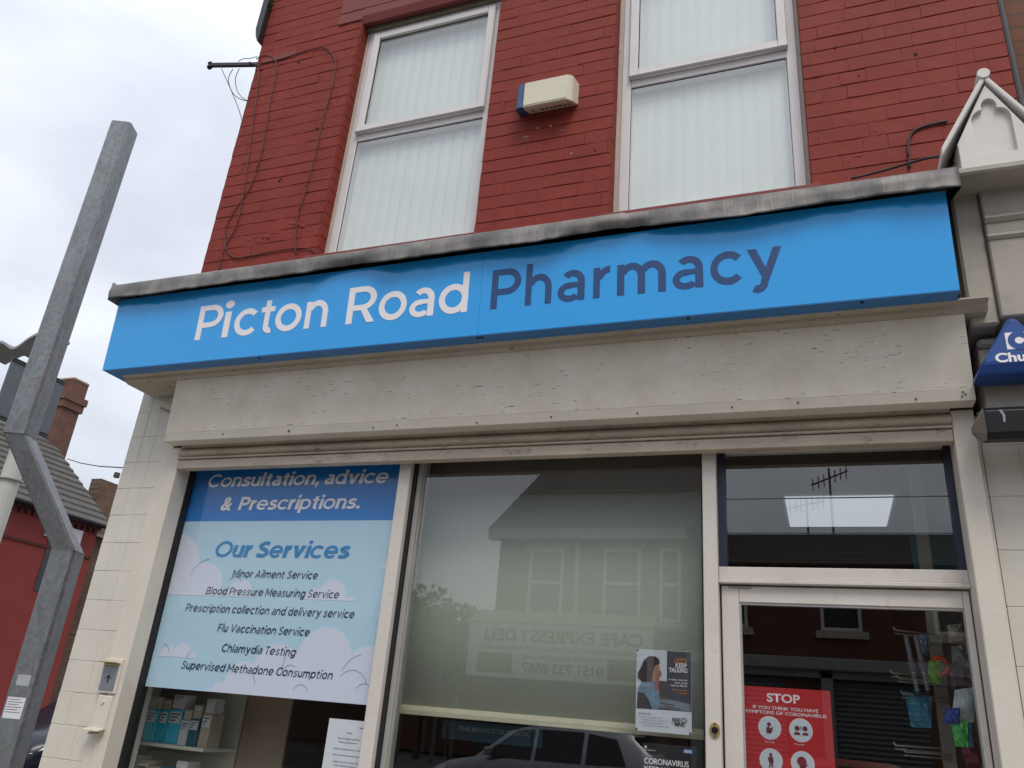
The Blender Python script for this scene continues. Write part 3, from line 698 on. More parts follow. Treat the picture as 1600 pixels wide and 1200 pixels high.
    if c == 'B': return [g_rect(0, 0, W, 1), g_rect(W, 1-W*.9, .42, 1), g_rect(W, .5-W*.42, .45, .5+W*.42), g_rect(W, 0, .45, W*.9), g_arc(.42, .73, .28, .27, -90, 90, W*.92), g_arc(.45, .27, .30, .27, -90, 90, W*.92)], .75
    if c == 'F': return [g_rect(0, 0, W, 1), g_rect(W, 1-W*.92, .66, 1), g_rect(W, .44, .60, .44+W*.9)], .66
    if c == 'T': return [g_rect(.33-W/2, 0, .33+W/2, 1-W*.92), g_rect(0, 1-W*.92, .66, 1)], .66
    if c == '.': return [('dot', (.12, .11), .12)], .24
    if c == ',': return [('dot', (.12, .11), .12), [(.02, .10), (.235, .10), (.13, -.20), (.03, -.20)]], .24
    if c == '&': return [g_path([(.76, .0), (.52, .27), (.24, .60), (.20, .80), (.36, .93), (.51, .80), (.45, .64), (.14, .40), (.08, .20), (.26, .05), (.50, .13), (.70, .45)], W*.66)], .80
    if c == ' ': return [], .20
    if c == 'y':
        return [[(0, XH-.01), (.19, XH-.01), (.445, .16), (.345, -.01)], [(.74, XH-.01), (.56, XH-.01), (.27, .0), (.36, -.05), (.44, -.02)], g_arc(.20, .0, .235, .26, 345, 240, W)], .74
def word(string, spans, m, label):
    """spans: left and right edge in metres of each letter"""
    b = MB(); cap = .198; z0 = 3.272
    for c, (p, q) in zip(string, spans):
        shapes, wd = glyph(c); kx = (q-p)/wd; lay = 0
        for sh in shapes:
            if not isinstance(sh, tuple) and len(sh) < 3: continue
            lay += 1; t_ = .0012+.00022*lay
            def V(pt, dy): z_ = z0+pt[1]*cap; return b.bm.verts.new((p+pt[0]*kx, sy(z_)-dy, z_))
            if isinstance(sh, tuple) and sh[0] == 'arc':
                O = [V(u, t_) for u in sh[1]]; I = [V(u, t_) for u in sh[2]]; O2 = [V(u, -.001) for u in sh[1]]; I2 = [V(u, -.001) for u in sh[2]]
                for k in range(len(O)-1):
                    b.bm.faces.new((O[k], O[k+1], I[k+1], I[k])); b.bm.faces.new((O[k], O2[k], O2[k+1], O[k+1])); b.bm.faces.new((I[k], I[k+1], I2[k+1], I2[k]))
            else:
                if isinstance(sh, tuple): pts = [(sh[1][0]+sh[2]*math.cos(a*math.pi/12), sh[1][1]+sh[2]*math.sin(a*math.pi/12)) for a in range(24)]
                else: pts = sh
                A = [V(u, t_) for u in pts]; B = [V(u, -.001) for u in pts]; b.bm.faces.new(A)
                for k in range(len(A)): b.bm.faces.new((A[k], A[(k+1) % len(A)], B[(k+1) % len(A)], B[k]))
    o = b.build('lettering', m, SG); o['label'] = label
    return o
def zx(px, ox, s): return ox+px/s
s1 = 1600/470; s2 = 1600/490
def spans(lst, ox, s, pys):
    r = []
    for (a, c), py in zip(lst, pys): r.append((at(zx(a, ox, s), py, -.362).x, at(zx(c, ox, s), py, -.362).x))
    return r
word('PictonRoad', spans([(64, 190), (204, 243), (260, 375), (395, 468), (479, 613), (638, 754), (864, 1012), (1030, 1175), (1195, 1322), (1351, 1503)], 290, s1,
     [510, 505, 508, 505, 500, 495, 480, 480, 475, 465]), LETW, 'white lettering')
word('Pharmacy', spans([(60, 207), (234, 366), (397, 533), (578, 668), (700, 948), (983, 1139), (1176, 1338), (1365, 1543)], 750, s2, [455, 450, 455, 448, 440, 435, 425, 415]), LETN, 'navy blue lettering')

# ------------------------------------------------------------------ alarm box on the wall
AL = thing('alarm_box', 'cream alarm box with a blue end high on the red brick wall', 'alarm', (-1.35, .1, 4.89))
IVORY = mat('ivory_plastic', (.66, .61, .48), .45, var=.05, vs=5, dirt=.2, dirtcol=(.35, .3, .2), ds=10)
ya = YW-.115
a0, a1 = at(818, 150, ya).x, at(886, 140, ya).x
az0, az1 = at(825, 168, ya).z, at(890, 110, ya).z
aend = at(808, 150, ya).x
az0, az1 = 4.815, 5.005
b = MB(); b.loft([[(a0, YW, az0+.055), (a1+.035, YW, az0+.055), (a1+.035, YW, az1+.02), (a0, YW, az1+.02)], [(a0, ya+.03, az0+.012), (a1+.022, ya+.03, az0+.012), (a1+.022, ya+.03, az1+.012), (a0, ya+.03, az1+.012)], [(a0, ya, az0+.006), (a1, ya, az0+.006), (a1, ya, az1), (a0, ya, az1)]])
bmesh.ops.bevel(b.bm, geom=[e for e in b.bm.edges], offset=.004, segments=2, affect='EDGES'); b.build('cover', IVORY, AL)
b = MB(); b.loft([[(aend-.022, YW, az0+.055), (a0-.0007, YW, az0+.055), (a0-.0007, YW, az1+.02), (aend-.022, YW, az1+.02)], [(aend-.012, ya+.03, az0+.012), (a0-.0007, ya+.03, az0+.012), (a0-.0007, ya+.03, az1+.012), (aend-.012, ya+.03, az1+.012)], [(aend+.006, ya, az0+.006), (a0-.0007, ya, az0+.006), (a0-.0007, ya, az1), (aend+.006, ya, az1)]])
bmesh.ops.bevel(b.bm, geom=[e for e in b.bm.edges], offset=.004, segments=2, affect='EDGES'); b.build('end_cap', mat('alarm_blue', (.035, .085, .22), .35), AL)
b = MB(); b.box(a0+.002, ya-.0012, az0+.016, a1-.004, ya+.002, az0+.020); b.build('cover_joint', mat('joint_shadow', (.15, .13, .1), .7), AL)
for k in range(9):
    xx = a0+.04+k*(a1-a0-.03)/8.5; rr = random.uniform(.007, .013)
    if k == 1: continue
    yc0 = YW-.045+random.uniform(-.006, .006); sl0 = (.055-.012)/.085
    pts = [(xx+rr*math.cos(i*math.pi/5), yc0+rr*.9*math.sin(i*math.pi/5)) for i in range(10)]
    zf = lambda y: az0+.012+(y-(ya+.03))*sl0
    b = MB(); b.loft([[(px_, py_, zf(py_)-.0012) for px_, py_ in pts], [(px_, py_, zf(py_)+.003) for px_, py_ in pts]]); b.build('grille_hole', mat('rusty_hole', (.05, .03, .02), .8), AL)
# chips and repairs in the paint below the alarm
b = MB()
for px, py, w_, h_ in ((822, 214, .022, .008), (840, 200, .012, .006), (860, 197, .010, .010), (877, 204, .022, .004), (893, 240, .008, .012), (905, 241, .014, .003)):
    p = at(px, py, YW-.004); pts = [(p.x+w_*math.cos(i*math.pi/5)*random.uniform(.6, 1), p.z+h_*math.sin(i*math.pi/5)*random.uniform(.6, 1)) for i in range(10)]
    b = MB(); b.prism(pts, 'y', YW-.0045, YW+.002); b.build('paint_chip', mat('bare_plaster', (.27, .19, .165), .8, var=.3, vs=60), PH)

for px, py in ((408, 109), (466, 97), (452, 82), (527, 96), (495, 200), (410, 235), (439, 279), (478, 290), (436, 282), (930, 235), (1305, 74), (1342, 118), (1431, 84), (612, 395)):
    p = at(px, py, YW-.003); b = MB(); rr = random.uniform(.005, .009)
    b.disc((p.x, p.z), rr, YW-.0042, YW+.004, 9, rr*random.uniform(.7, 1)); b.build('wall_plug', mat('plug_hole', (.035, .012, .012), .9), PH)
# ------------------------------------------------------------------ cables and bracket at the corner
CABR = mat('painted_cable', (.10, .02, .018), .6); CABB = mat('black_cable', (.015, .014, .016), .5)
def cable(pts, r, m, label, y=YW-.008, name='wall_cable', group=None):
    b = MB(); P = [at(*p[:2], p[2] if len(p) > 2 else (yc(p[0]) if y is None else y)) for p in pts]
    b.tube(smoothpath(P), r, 6); return tag(settle(b.build(name, m, None, True)), label, 'cable', group)
cable([(404, 98), (403, 130), (396, 185), (385, 270), (372, 345), (352, 385), (341, 424)], .004, CABR, 'straight dark cable nearest the corner of the red brick wall')
cable([(400, 92), (416, 86), (431, 96), (430, 120), (420, 170), (408, 240), (392, 290), (366, 330), (352, 358), (352, 385), (365, 402), (390, 400), (440, 390), (480, 388), (495, 396)], .004, CABR, 'looping cable that turns along the foot of the red wall left of the window')
cable([(402, 100), (440, 92), (470, 82), (505, 74), (520, 86), (524, 105), (518, 140), (505, 185), (495, 230), (480, 290), (465, 340), (461, 385), (464, 396)], .004, CABR, 'thin cable arching over the bricks beside the left window')
cable([(1421, 262), (1419, 230), (1425, 208), (1445, 197), (1480, 189)], .006, CABB, 'short curved black cable running to the white gable bracket')
cable([(1330, 279, .0), (1375, 268, .0), (1420, 255, -.02), (1455, 246, -.05), (1478, 246, -.10), (1494, 256, -.2)], .006, CABB, 'black cable drooping along the lead edge to the right end')
BK = thing('cable_bracket', 'rusty iron cable bracket sticking out of the top left wall corner', 'bracket', (-3.7, .17, 5.85))
IRON = mat('rusty_iron', (.05, .038, .04), .7, var=.3, vs=20)
p0 = at(405, 97, .15); yq = .15
while at(330, 102, yq).z > p0.z and yq > -.6: yq -= .005
p1 = at(330, 102, yq)
def boxbar(b, p, q, w_, h_):
    d = (q-p).normalized(); sd_ = d.cross(Vector((0, 0, 1))).normalized()*w_; up_ = Vector((0, 0, h_))
    b.loft([[c+sd_+up_, c-sd_+up_, c-sd_-up_, c+sd_-up_] for c in (p, q)]); return b
b = MB(); boxbar(b, p0+Vector((.02, .03, 0)), p1, .012, .013); b.tube([p0+Vector((.015, .0, -.045)), p0.lerp(p1, .2)], .009); b.build('arm', IRON, BK)
b = MB(); b.tube([p1+Vector((-.012, 0, -.030)), p1+Vector((-.012, 0, -.018)), p1+Vector((-.012, 0, 0)), p1+Vector((-.012, 0, .018)), p1+Vector((-.012, 0, .032))], [.012, .02, .014, .02, .012], 12); b.build('insulator', BLACK, BK)
b = MB(); b.box(p0.x+.03, YW-.006, p0.z-.04, p0.x+.33, YW-.0005, p0.z+.02, .002); b.build('fixing_strap', STONE, BK)
yc = lambda px_: .15+(yq-.15)*max(0, min(1, (405-px_)/75))
cable([(346, 107), (358, 134), (371, 165), (379, 190)], .0028, CABB, 'thin wire hanging from the end of the iron bracket', None, 'loose_wire')
cable([(364, 108), (357, 122), (360, 138), (368, 150), (382, 157), (392, 156)], .0028, CABB, 'inner loop of wire under the middle of the iron bracket', None, 'loose_wire')
cable([(374, 107), (368, 122), (370, 140), (378, 152), (388, 158)], .0028, CABB, 'outer loop of wire under the iron bracket nearest the wall', None, 'loose_wire')
cable([(372, 96), (380, 92), (392, 91), (402, 88)], .0028, CABB, 'wire resting along the top of the iron bracket', None, 'loose_wire')
# weed at the top left corner
b = MB(); wp = at(423, 12, YW-.01); random.seed(3)
for i in range(46):
    d = Vector((random.uniform(-1, 1), random.uniform(-1, -.1), random.uniform(-.4, 1))).normalized(); c = wp+d*random.uniform(.008, .035); s_ = random.uniform(.006, .013)
    u_ = d.cross(Vector((.3, .2, 1))).normalized()*s_*.5; b.quad(c-u_, c+d*s_*.6-u_*.2, c+d*s_*1.4, c+u_)
tag(settle(b.build('wall_weed', mat('weed_green', (.06, .09, .03), .7, var=.3, vs=40))), 'small weed growing from the top left corner of the brick wall', 'plant')

# ------------------------------------------------------------------ bits on the pier
KS = thing('key_switch', 'shutter key switch with grey keyhole plate on the cream tiled pier', 'switch', (-3.37, -.03, 1.5))
kp = lambda px, py, y=-.03: at(px, py, y)
x0, x1 = kp(158, 1062).x, kp(181, 1062).x; z0, z1 = kp(168, 1079).z, kp(170, 1040).z
b = MB(); b.box(x0-.012, -.03, z0-.012, x1+.012, -.0045, z1+.035, .003); b.build('housing', TILEW, KS)
b = MB(); b.box(x0, -.0335, z0, x1, -.0305, z1, .001); b.build('key_plate', mat('steel_plate', (.26, .27, .30), .45, .5, var=.1), KS)
b = MB(); xm, zm = (x0+x1)/2, (z0+z1)/2
b.disc((xm, zm+.006), .008, -.036, -.0336, 16); b.box(xm-.003, -.0358, zm-.022, xm+.003, -.0336, zm-.002); b.disc((xm-.018, zm), .003, -.035, -.0336, 8); b.disc((xm+.018, zm), .003, -.035, -.0336, 8); b.build('keyhole', BLACK, KS)
b = MB(); b.prism([(-.028, z1+.010), (-.075, z1+.016), (-.075, z1+.019), (-.028, z1+.016)], 'x', x0-.004, x1+.006); b.prism([(-.0301, z1+.001), (-.04, z1+.002), (-.04, z1+.008), (-.0301, z1+.009)], 'x', x0, x1); b.build('flap', mat('yellowed_plastic', (.55, .43, .24), .5, var=.15, vs=20, dirt=.4), KS)
CV = thing('junction_cover', 'long white metal cover plate below the key switch on the pier', 'cover', (-3.38, -.02, 1.34))
x0, x1 = kp(146, 1115).x, kp(168, 1115).x; z0, z1 = kp(148, 1140).z, kp(158, 1086).z
b = MB(); b.box(x0, -.030, z0, x1, -.0045, z1, .004); b.build('plate', WHITE, CV)
b = MB(); b.prism([(-.0305, z0+.001), (-.065, z0-.006), (-.065, z0-.002), (-.0305, z0+.010)], 'x', x0-.01, x1+.004); b.prism([(-.0305, z0-.004), (-.05, z0-.022), (-.046, z0-.022), (-.0305, z0-.010)], 'x', x0+.01, x1-.008); b.build('bent_tab', mat('bent_tab_cream', (.60, .53, .42), .5, dirt=.3), CV)
b = MB(); b.tube([((x0+x1)/2, -.038, z1-.03), ((x0+x1)/2, -.0301, z1-.03)], .008, 12); b.build('bolt', WHITE, CV)
PS = thing('pipe_stub', 'short grey pipe stub poking from the pier beside the fascia board', 'pipe', (-3.4, -.03, 2.95))
p0 = at(274, 648, -.075); p1 = at(250, 637, -.13)
b = MB(); b.tube([p0+Vector((.03, .075, -.0)), p0, p1], .0075, 10); b.build('tube', mat('grey_pipe', (.30, .27, .23), .5), PS)
b = MB(); b.tube([p0+Vector((.012, 0, -.006)), p0+Vector((-.018, -.005, .004))], .013, 10); b.build('collar', mat('pipe_collar', (.18, .15, .12), .6), PS)

# doorbell
DB = thing('door_bell', 'brass plated door bell with black button on the white door post', 'door bell', (at(1117, 1141, yf0-.03).x, yf0-.03, at(1117, 1141, yf0-.03).z))
c = at(1117, 1141, yf0-.035)
b = MB(); b.disc((c.x, c.z), .020, yf0-.036, yf0-.0301, 20, .027); b.build('plate', mat('brass', (.60, .45, .20), .35, .7, var=.1), DB)
b = MB(); b.disc((c.x, c.z), .0125, yf0-.042, yf0-.0362, 20); b.build('button', BLACK, DB)
for dz in (.021, -.021): b = MB(); b.disc((c.x, c.z+dz), .003, yf0-.0375, yf0-.0362, 8); b.build('screw', BLACK, DB)

# ------------------------------------------------------------------ posters inside the glass
YP = GL+.012
def pq(*pts): return [(at(x, y, YP).x, at(x, y, YP).z) for x, y in pts]
SP = thing('services_poster', 'large blue and pale sky services poster filling the left shop window', 'poster', (-2.65, YP, 1.57))
px0, px1, pz0, pzh, pz1 = SX0+.0825, M1a-.001, 1.567, 2.42, 2.76
PALE = mat('poster_pale_blue', (.50, .70, .85), .5, var=.02); CLOUD = mat('poster_cloud', (.70, .73, .87), .5, var=.01)
PBLUE = mat('poster_blue', (.004, .19, .60), .5, var=.02); PNAVY = mat('poster_navy', (.012, .035, .085), .6); PHEAD = mat('poster_heading_blue', (.008, .235, .55), .5)
CLINE = mat('poster_cloud_line', (.30, .40, .55), .6)
def sheet(pts, y, name, m, par): b = MB(); b.prism(pts, 'y', y, y+.0006); return b.build(name, m, par)
sheet([(px0, pz0), (px1, pz0), (px1, pzh), (px0, pzh)], YP, 'background', PALE, SP)
sheet([(px0, pzh+.0003), (px1, pzh+.0003), (px1, pz1), (px0, pz1)], YP, 'header', PBLUE, SP)
def bumps(x0, x1, zb, circ, n=60):
    pts = [(x0, zb)]
    top = []
    for i in range(n+1):
        x = x0+(x1-x0)*i/n; h = zb
        for cx, cz, r in circ:
            if abs(x-cx) < r: h = max(h, cz+math.sqrt(r*r-(x-cx)**2))
        top.append((x, h))
    return top+[(x1, zb)][0:0] if False else [(x0, zb-.0001)]+[(x, max(h, zb+.0004)) for x, h in top]+[(x1, zb-.0001)]
def cl(px, py): p = at(px, py, YP); return p.x, p.z
Rm = lambda px_: px_*.00272
c1 = cl(285, 885); c2 = cl(335, 925); c3 = cl(378, 940); zb1 = cl(330, 931)[1]
sheet(bumps(px0+.001, cl(400, 931)[0], zb1, [(px0-.01, cl(300, 870)[1]-.05, .17), (cl(322, 905)[0]-.02, cl(322, 910)[1]-.03, .135), (cl(375, 925)[0], zb1, .085)]), YP-.0012, 'cloud', CLOUD, SP)
zb2 = cl(520, 938)[1]
sheet(bumps(cl(466, 936)[0], cl(562, 941)[0], zb2, [(cl(492, 936)[0], zb2-.01, .062), (cl(520, 925)[0], zb2+.02, .078), (cl(545, 938)[0], zb2-.03, .05)]), YP-.0012, 'cloud', CLOUD, SP)
zb3 = cl(280, 1027)[1]
sheet(bumps(cl(244, 1026)[0], cl(307, 1030)[0], zb3, [(cl(262, 1026)[0], zb3-.005, .055), (cl(284, 1020)[0], zb3+.012, .058), (cl(300, 1028)[0], zb3-.003, .03)]), YP-.0012, 'cloud', CLOUD, SP)
zb4 = cl(605, 889)[1]
sheet(bumps(cl(593, 889)[0], px1-.001, zb4, [(cl(613, 888)[0], zb4-.01, .065)]), YP-.0012, 'cloud', CLOUD, SP)
zb5 = pz0+.001
sheet(bumps(cl(325, 1081)[0], px1-.001, zb5, [(cl(345, 1078)[0], zb5-.01, .06), (cl(378, 1060)[0], zb5+.055, .095), (cl(430, 1050)[0], zb5+.10, .14), (cl(505, 1030)[0], zb5+.175, .155), (cl(572, 1050)[0], zb5+.13, .125), (cl(540, 1075)[0], zb5+.05, .12), (cl(480, 1075)[0], zb5+.05, .12)], 120), YP-.0012, 'cloud', CLOUD, SP)
def arcline(cx, cz, r, a0, a1, w=.004, k=0):
    O = []; I = []
    for i in range(13):
        a = math.radians(a0+(a1-a0)*i/12); O.append((cx+r*math.cos(a), cz+r*math.sin(a))); I.append((cx+(r-w)*math.cos(a), cz+(r-w)*math.sin(a)))
    b = MB()
    for i in range(12): b.quad(*[(q[0], YP-.0019, q[1]) for q in (O[i], O[i+1], I[i+1], I[i])])
    b.build('cloud_line', CLINE, SP)
for px, py, r, a0, a1 in ((323, 910, .125, 95, 165), (366, 914, .045, 20, 150), (252, 1021, .05, 10, 85), (300, 1027, .03, 120, 180), (378, 1070, .075, 5, 60), (452, 1056, .05, 60, 170), (480, 1042, .14, 150, 200), (548, 1077, .085, 20, 140), (565, 1065, .12, 100, 160), (568, 1086, .05, 30, 150), (468, 1087, .05, 30, 150)):
    q = cl(px, py); arcline(q[0], q[1], r, a0, a1)
def ptext(body, m, par, pl, pr_, pb, y, cap, bold=0, shear=0.0, spacing=1.0, dbl=0.0):
    a = at(*pl, y); c_ = at(*pr_, y)
    return text(body, m, par, a.x, (a.z+c_.z)/2, y, cap, c_.x-a.x-dbl, 'L', bold, shear, spacing, dbl=dbl)
YT = YP-.0025
def pstroke(body, m, pl, pr_, cap, W, sh=.2, gap=None):
    a, c_ = at(*pl, YT), at(*pr_, YT); stroke_text(body, m, SP, a.x, c_.x, (a.z+c_.z)/2, YT, cap, W, sh, gap)
pstroke('Consultation, advice', LETW, (323, 760.5), (608, 755.5), .073, .215, .19, .07)
pstroke('Prescriptions.', LETW, (371, 797), (565, 794.5), .073, .215, .19, .07)
ptext('&', LETW, SP, (344, 797), (361, 797), None, YT, .070, .02, .2, dbl=.004)
pstroke('Our Services', PHEAD, (333, 869.5), (547, 872.5), .083, .23, .19, .075)
for body, l, r in (('Minor Ailment Service', (362, 902.5), (497, 904)), ('Blood Pressure Measuring Service', (321, 928.5), (530, 935)), ('Prescription collection and delivery service', (289, 954.5), (554, 966)), ('Flu Vaccination Service', (339, 986), (484, 994.5)), ('Chlamydia Testing', (345, 1017.5), (462, 1026)), ('Supervised Methadone Consumption', (282, 1045), (520, 1061.5))):
    pstroke(body, PNAVY, l, r, .038, .125, .18)
# white notice
NO = thing('paper_notice', 'pale paper job notice taped low in the left shop window', 'notice', (-2.05, YP, 1.2))
n0 = at(515, 1122, YP); nx1 = M1a-.003
sheet([(n0.x, 1.19), (nx1, 1.19), (nx1, n0.z), (n0.x, n0.z)], YP, 'sheet', PAPER, NO)
INK = mat('black_ink', (.02, .022, .03), .6)
nxc = (n0.x+nx1)/2+.005
for body, dz, wd, cp, bo in (('Notice', .060, .030, .0075, .0), ('We are looking for a part time', .085, .113, .0075, 0), ('Pharmacy delivery driver', .100, .093, .0075, 0), ('Excellent customer service is a must', .128, .140, .0075, 0), ('Must have full, clean drivers licence', .153, .140, .0075, 0), ('Initially a zero hour contract until', .180, .128, .0075, 0), ('number of delivery patients is', .195, .115, .0075, 0), ('established', .210, .045, .0075, 0)):
    text(body, INK, NO, nxc, n0.z-dz+.003, YP-.001, cp, wd, 'C', bo)
text('Picton Road Pharmacy', INK, NO, nx1-.004, n0.z-.032, YP-.001, .006, .055, 'R', .02)
# keep talking poster
KT = thing('talking_poster', 'portrait poster of a worried woman reading Lets Keep Talking', 'poster', (-.62, YP, 1.558))
k0, k1, kz0, kz1 = -.733, -.512, 1.558, 1.869
kp0 = at(995, 1014, YP); kp1 = at(1081, 1149, YP); k0, k1, kz1, kz0 = kp0.x, kp1.x, kp0.z, kp1.z
kw, kh = k1-k0, kz1-kz0
K = lambda u, v: (k0+u*kw, kz0+v*kh)
def kpoly(uv, lay, name, m, par=None): b = MB(); b.prism([K(*p) for p in uv], 'y', YP-.0004*lay, YP-.0004*lay+.0003); return b.build(name, m, par or KT)
ysv = YP
kpoly([(0, 0), (1, 0), (1, 1), (0, 1)], 0, 'sheet', mat('poster_white', (.66, .68, .74), .5, var=.01))
kpoly([(0.004, .27), (.56, .27), (.56, .995), (.004, .995)], 1, 'photo', mat('poster_photo_pale', (.55, .58, .64), .5, var=.05, vs=8))
kpoly([(.56, .27), (.996, .27), (.996, .995), (.56, .995)], 1, 'photo', mat('poster_photo_dark', (.06, .065, .085), .5, var=.3, vs=6))
kpoly([(.40, .27), (.56, .27), (.56, .62), (.40, .62)], 2, 'photo', mat('poster_photo_brown', (.09, .075, .075), .5, var=.3, vs=9))
kpoly([(.43, .30), (.98, .27), (.98, .36), (.62, .40), (.43, .40)], 3, 'photo', mat('poster_desk', (.20, .23, .28), .5, var=.2, vs=12))
HAIR = mat('print_hair', (.035, .022, .025), .6, var=.3, vs=25); SKIN = mat('print_skin', (.40, .21, .15), .6, var=.1); DENIM = mat('print_denim', (.17, .25, .34), .6, var=.35, vs=30)
kpoly([(.02, .27), (.42, .27), (.44, .40), (.40, .58), (.28, .66), (.12, .62), (.03, .50)], 3, 'print', DENIM)
kpoly([(.02, .27), (.30, .27), (.24, .38), (.14, .46), (.03, .46)], 4, 'print', mat('print_shadow', (.06, .05, .055), .6, var=.3, vs=20))
kpoly([(.26, .60), (.38, .60), (.41, .74), (.43, .76), (.41, .84), (.30, .86), (.24, .74)], 4, 'print', SKIN)
kpoly([(.34, .50), (.40, .50), (.43, .66), (.47, .70), (.44, .755), (.38, .73), (.355, .62)], 5, 'print', mat('print_hand', (.33, .14, .11), .6))
kpoly([(.10, .60), (.30, .60), (.30, .70), (.34, .80), (.43, .83), (.42, .88), (.36, .915), (.24, .92), (.14, .87), (.09, .78), (.03, .70), (.03, .64)], 6, 'print', HAIR)
kpoly([(.45, .345), (.70, .33), (.70, .338), (.45, .353)], 5, 'print', HAIR); kpoly([(.50, .31), (.80, .295), (.80, .303), (.50, .318)], 5, 'print', HAIR)
ORG = mat('print_orange', (.60, .22, .04), .5)
yl = YP-.0032
kt = lambda body, m, u, v, wd, cp, al='R', bo=.01: text(body, m, KT, K(u, v)[0], K(u, v)[1], yl, cp*kh, wd*kw, al, bo)
kt("LET'S", ORG, .92, .855, .22, .052, bo=.02); kt('KEEP', LETW, .92, .795, .20, .052, bo=.02); kt('TALKING', LETW, .93, .735, .33, .052, bo=.02)
kt('In these uncertain', LETW, .93, .635, .33, .02); kt('times, things', LETW, .93, .60, .23, .02); kt('might be difficult.', LETW, .93, .565, .30, .02)
kt('Talk to someone', ORG, .93, .51, .28, .02); kt('directly.', ORG, .93, .475, .15, .02)
kt('Find help locally', INK, .06, .205, .22, .016, 'L')
for i in range(4):
    kt(('Call your local support team', 'at the number on the card', 'Visit kindtoyourmind online', 'free and confidential help')[i], INK, .07+.06*(i % 2), .165-.033*i, .42+.05*(i % 2), .014, 'L', 0)
kt('KIND', INK, .66, .145, .15, .042, 'L', .03); kt('TO YOUR', INK, .645, .118, .06, .012, 'L'); kt('MIND', INK, .71, .095, .17, .042, 'L', .03)
b = MB()
cx_, cz_ = K(.87, .165); rr = .030*kh
for i in range(16):
    a = 2*math.pi*i/16; a2 = 2*math.pi*(i+1)/16
    b.quad(*[(cx_+r_*math.cos(t_)*1.1, yl, cz_+r_*math.sin(t_)) for r_, t_ in ((rr, a), (rr, a2), (rr*.7, a2), (rr*.7, a))])
b.build('emblem', INK, KT)
b = MB()
for u, v in ((.02, .985), (.975, .985), (.02, .02), (.975, .02)): q = K(u, v); b.box(q[0]-.004, YP-.0022, q[1]-.004, q[0]+.004, YP-.0016, q[1]+.004)
b.build('corner_clip', mat('grey_clip', (.12, .12, .13), .5), KT)
# coronavirus poster
CP = thing('health_poster', 'black health poster with the blue emblem headed CORONAVIRUS', 'poster', (-.6, YP, 1.1))
c0 = at(1003, 1160, YP); c1_ = at(1089, 1168, YP); cx0, cx1, czt = c0.x, c1_.x, c0.z+.001; cw = cx1-cx0
b = MB(); b.prism([(cx0, 1.2), (cx1, 1.2), (cx1, czt), (cx0, czt)], 'y', YP, YP+.0006); b.build('sheet', mat('poster_black', (.014, .015, .02), .45), CP)
text('CORONAVIRUS', LETW, CP, cx0+.05*cw, czt-.075, YP-.001, .020, cw*.80, 'L', .0, dbl=.0012)
text('KEEP YOUR', LETW, CP, cx0+.05*cw, czt-.104, YP-.001, .020, cw*.66, 'L', 0, dbl=.0012)
text('DISTANCE', LETW, CP, cx0+.05*cw, czt-.133, YP-.001, .020, cw*.58, 'L', 0, dbl=.0012)
text('HM Government', LETW, CP, cx0+.06*cw, czt-.028, YP-.001, .005, cw*.19, 'L', 0)
b = MB(); b.box(cx0+.05*cw, YP-.001, czt-.020, cx0+.09*cw, YP-.0005, czt-.012); b.build('crest', LETW, CP)
b = MB(); b.prism([(cx1-.24*cw, czt-.026), (cx1-.08*cw, czt-.026), (cx1-.08*cw, czt-.011), (cx1-.24*cw, czt-.011)], 'y', YP-.0008, YP-.0002); b.build('emblem', mat('emblem_blue', (.02, .18, .48), .5), CP)
text('NHS', LETW, CP, cx1-.225*cw, czt-.0235, YP-.0015, .0105, .13*cw, 'L', .03, .2)
# red stop poster on the door
STP = thing('stop_poster', 'red STOP coronavirus symptoms poster inside the glass door', 'poster', (-.16, YP, 1.1))
s0 = at(1160, 1071, YP); s1_ = at(1297, 1082, YP); sx0, sx1, szt = s0.x, s1_.x, s0.z; sw_ = sx1-sx0
b = MB(); b.prism([(sx0, 1.31), (sx1, 1.31), (sx1, szt), (sx0, szt)], 'y', YP, YP+.0006); b.build('sheet', mat('poster_red', (.46, .018, .024), .45, var=.03), STP)
PK = mat('poster_pink_white', (.78, .66, .70), .5); ICO = mat('icon_maroon', (.16, .015, .035), .5); CIR = mat('poster_circle', (.55, .62, .68), .5)
text('STOP', PK, STP, sx0+.47*sw_, szt-.052, YP-.001, .029, sw_*.38, 'C', .03)
text('IF YOU THINK YOU HAVE', PK, STP, sx0+.485*sw_, szt-.080, YP-.001, .0115, sw_*.74, 'C', 0, dbl=.0012)
text('SYMPTOMS OF CORONAVIRUS', PK, STP, sx0+.485*sw_, szt-.097, YP-.001, .0115, sw_*.91, 'C', 0, dbl=.0012)
for body, u, v in (('New Cough', .29, .197), ('Fever', .63, .197), ('Tiredness', .29, .31), ('Sore throat', .63, .31)): text(body, PK, STP, sx0+u*sw_, szt-v, YP-.001, .006, .11*sw_, 'C')
cc = []
for u, v in ((.30, .145), (.65, .145), (.30, .258), (.65, .258)):
    b = MB(); q = (sx0+u*sw_, szt-v); cc.append(q); b.disc(q, .0415, YP-.0008, YP-.0002, 32); b.build('icon_circle', PK, STP)
    b = MB(); b.disc(q, .0385, YP-.0014, YP-.0009, 32); b.build('icon_circle', CIR, STP)
yi0, yi1 = YP-.0022, YP-.0015
def icon(parts):
    b = MB()
    for p in parts:
        if len(p) == 3: b.disc((p[0], p[1]), p[2], yi0, yi1, 14)
        else: b.prism(p[1], 'y', yi0-.0002, yi1)
    return b.build('icon', ICO, STP)
def sh(q, pts): return ('p', [(q[0]+a*.001, q[1]+c*.001) for a, c in pts])
q = cc[0]; icon([(q[0]-.002, q[1]+.012, .0075), sh(q, [(-12, -20), (-13, 0), (-4, 5), (3, -2), (10, 4), (13, 2), (8, -12), (4, -20)])])
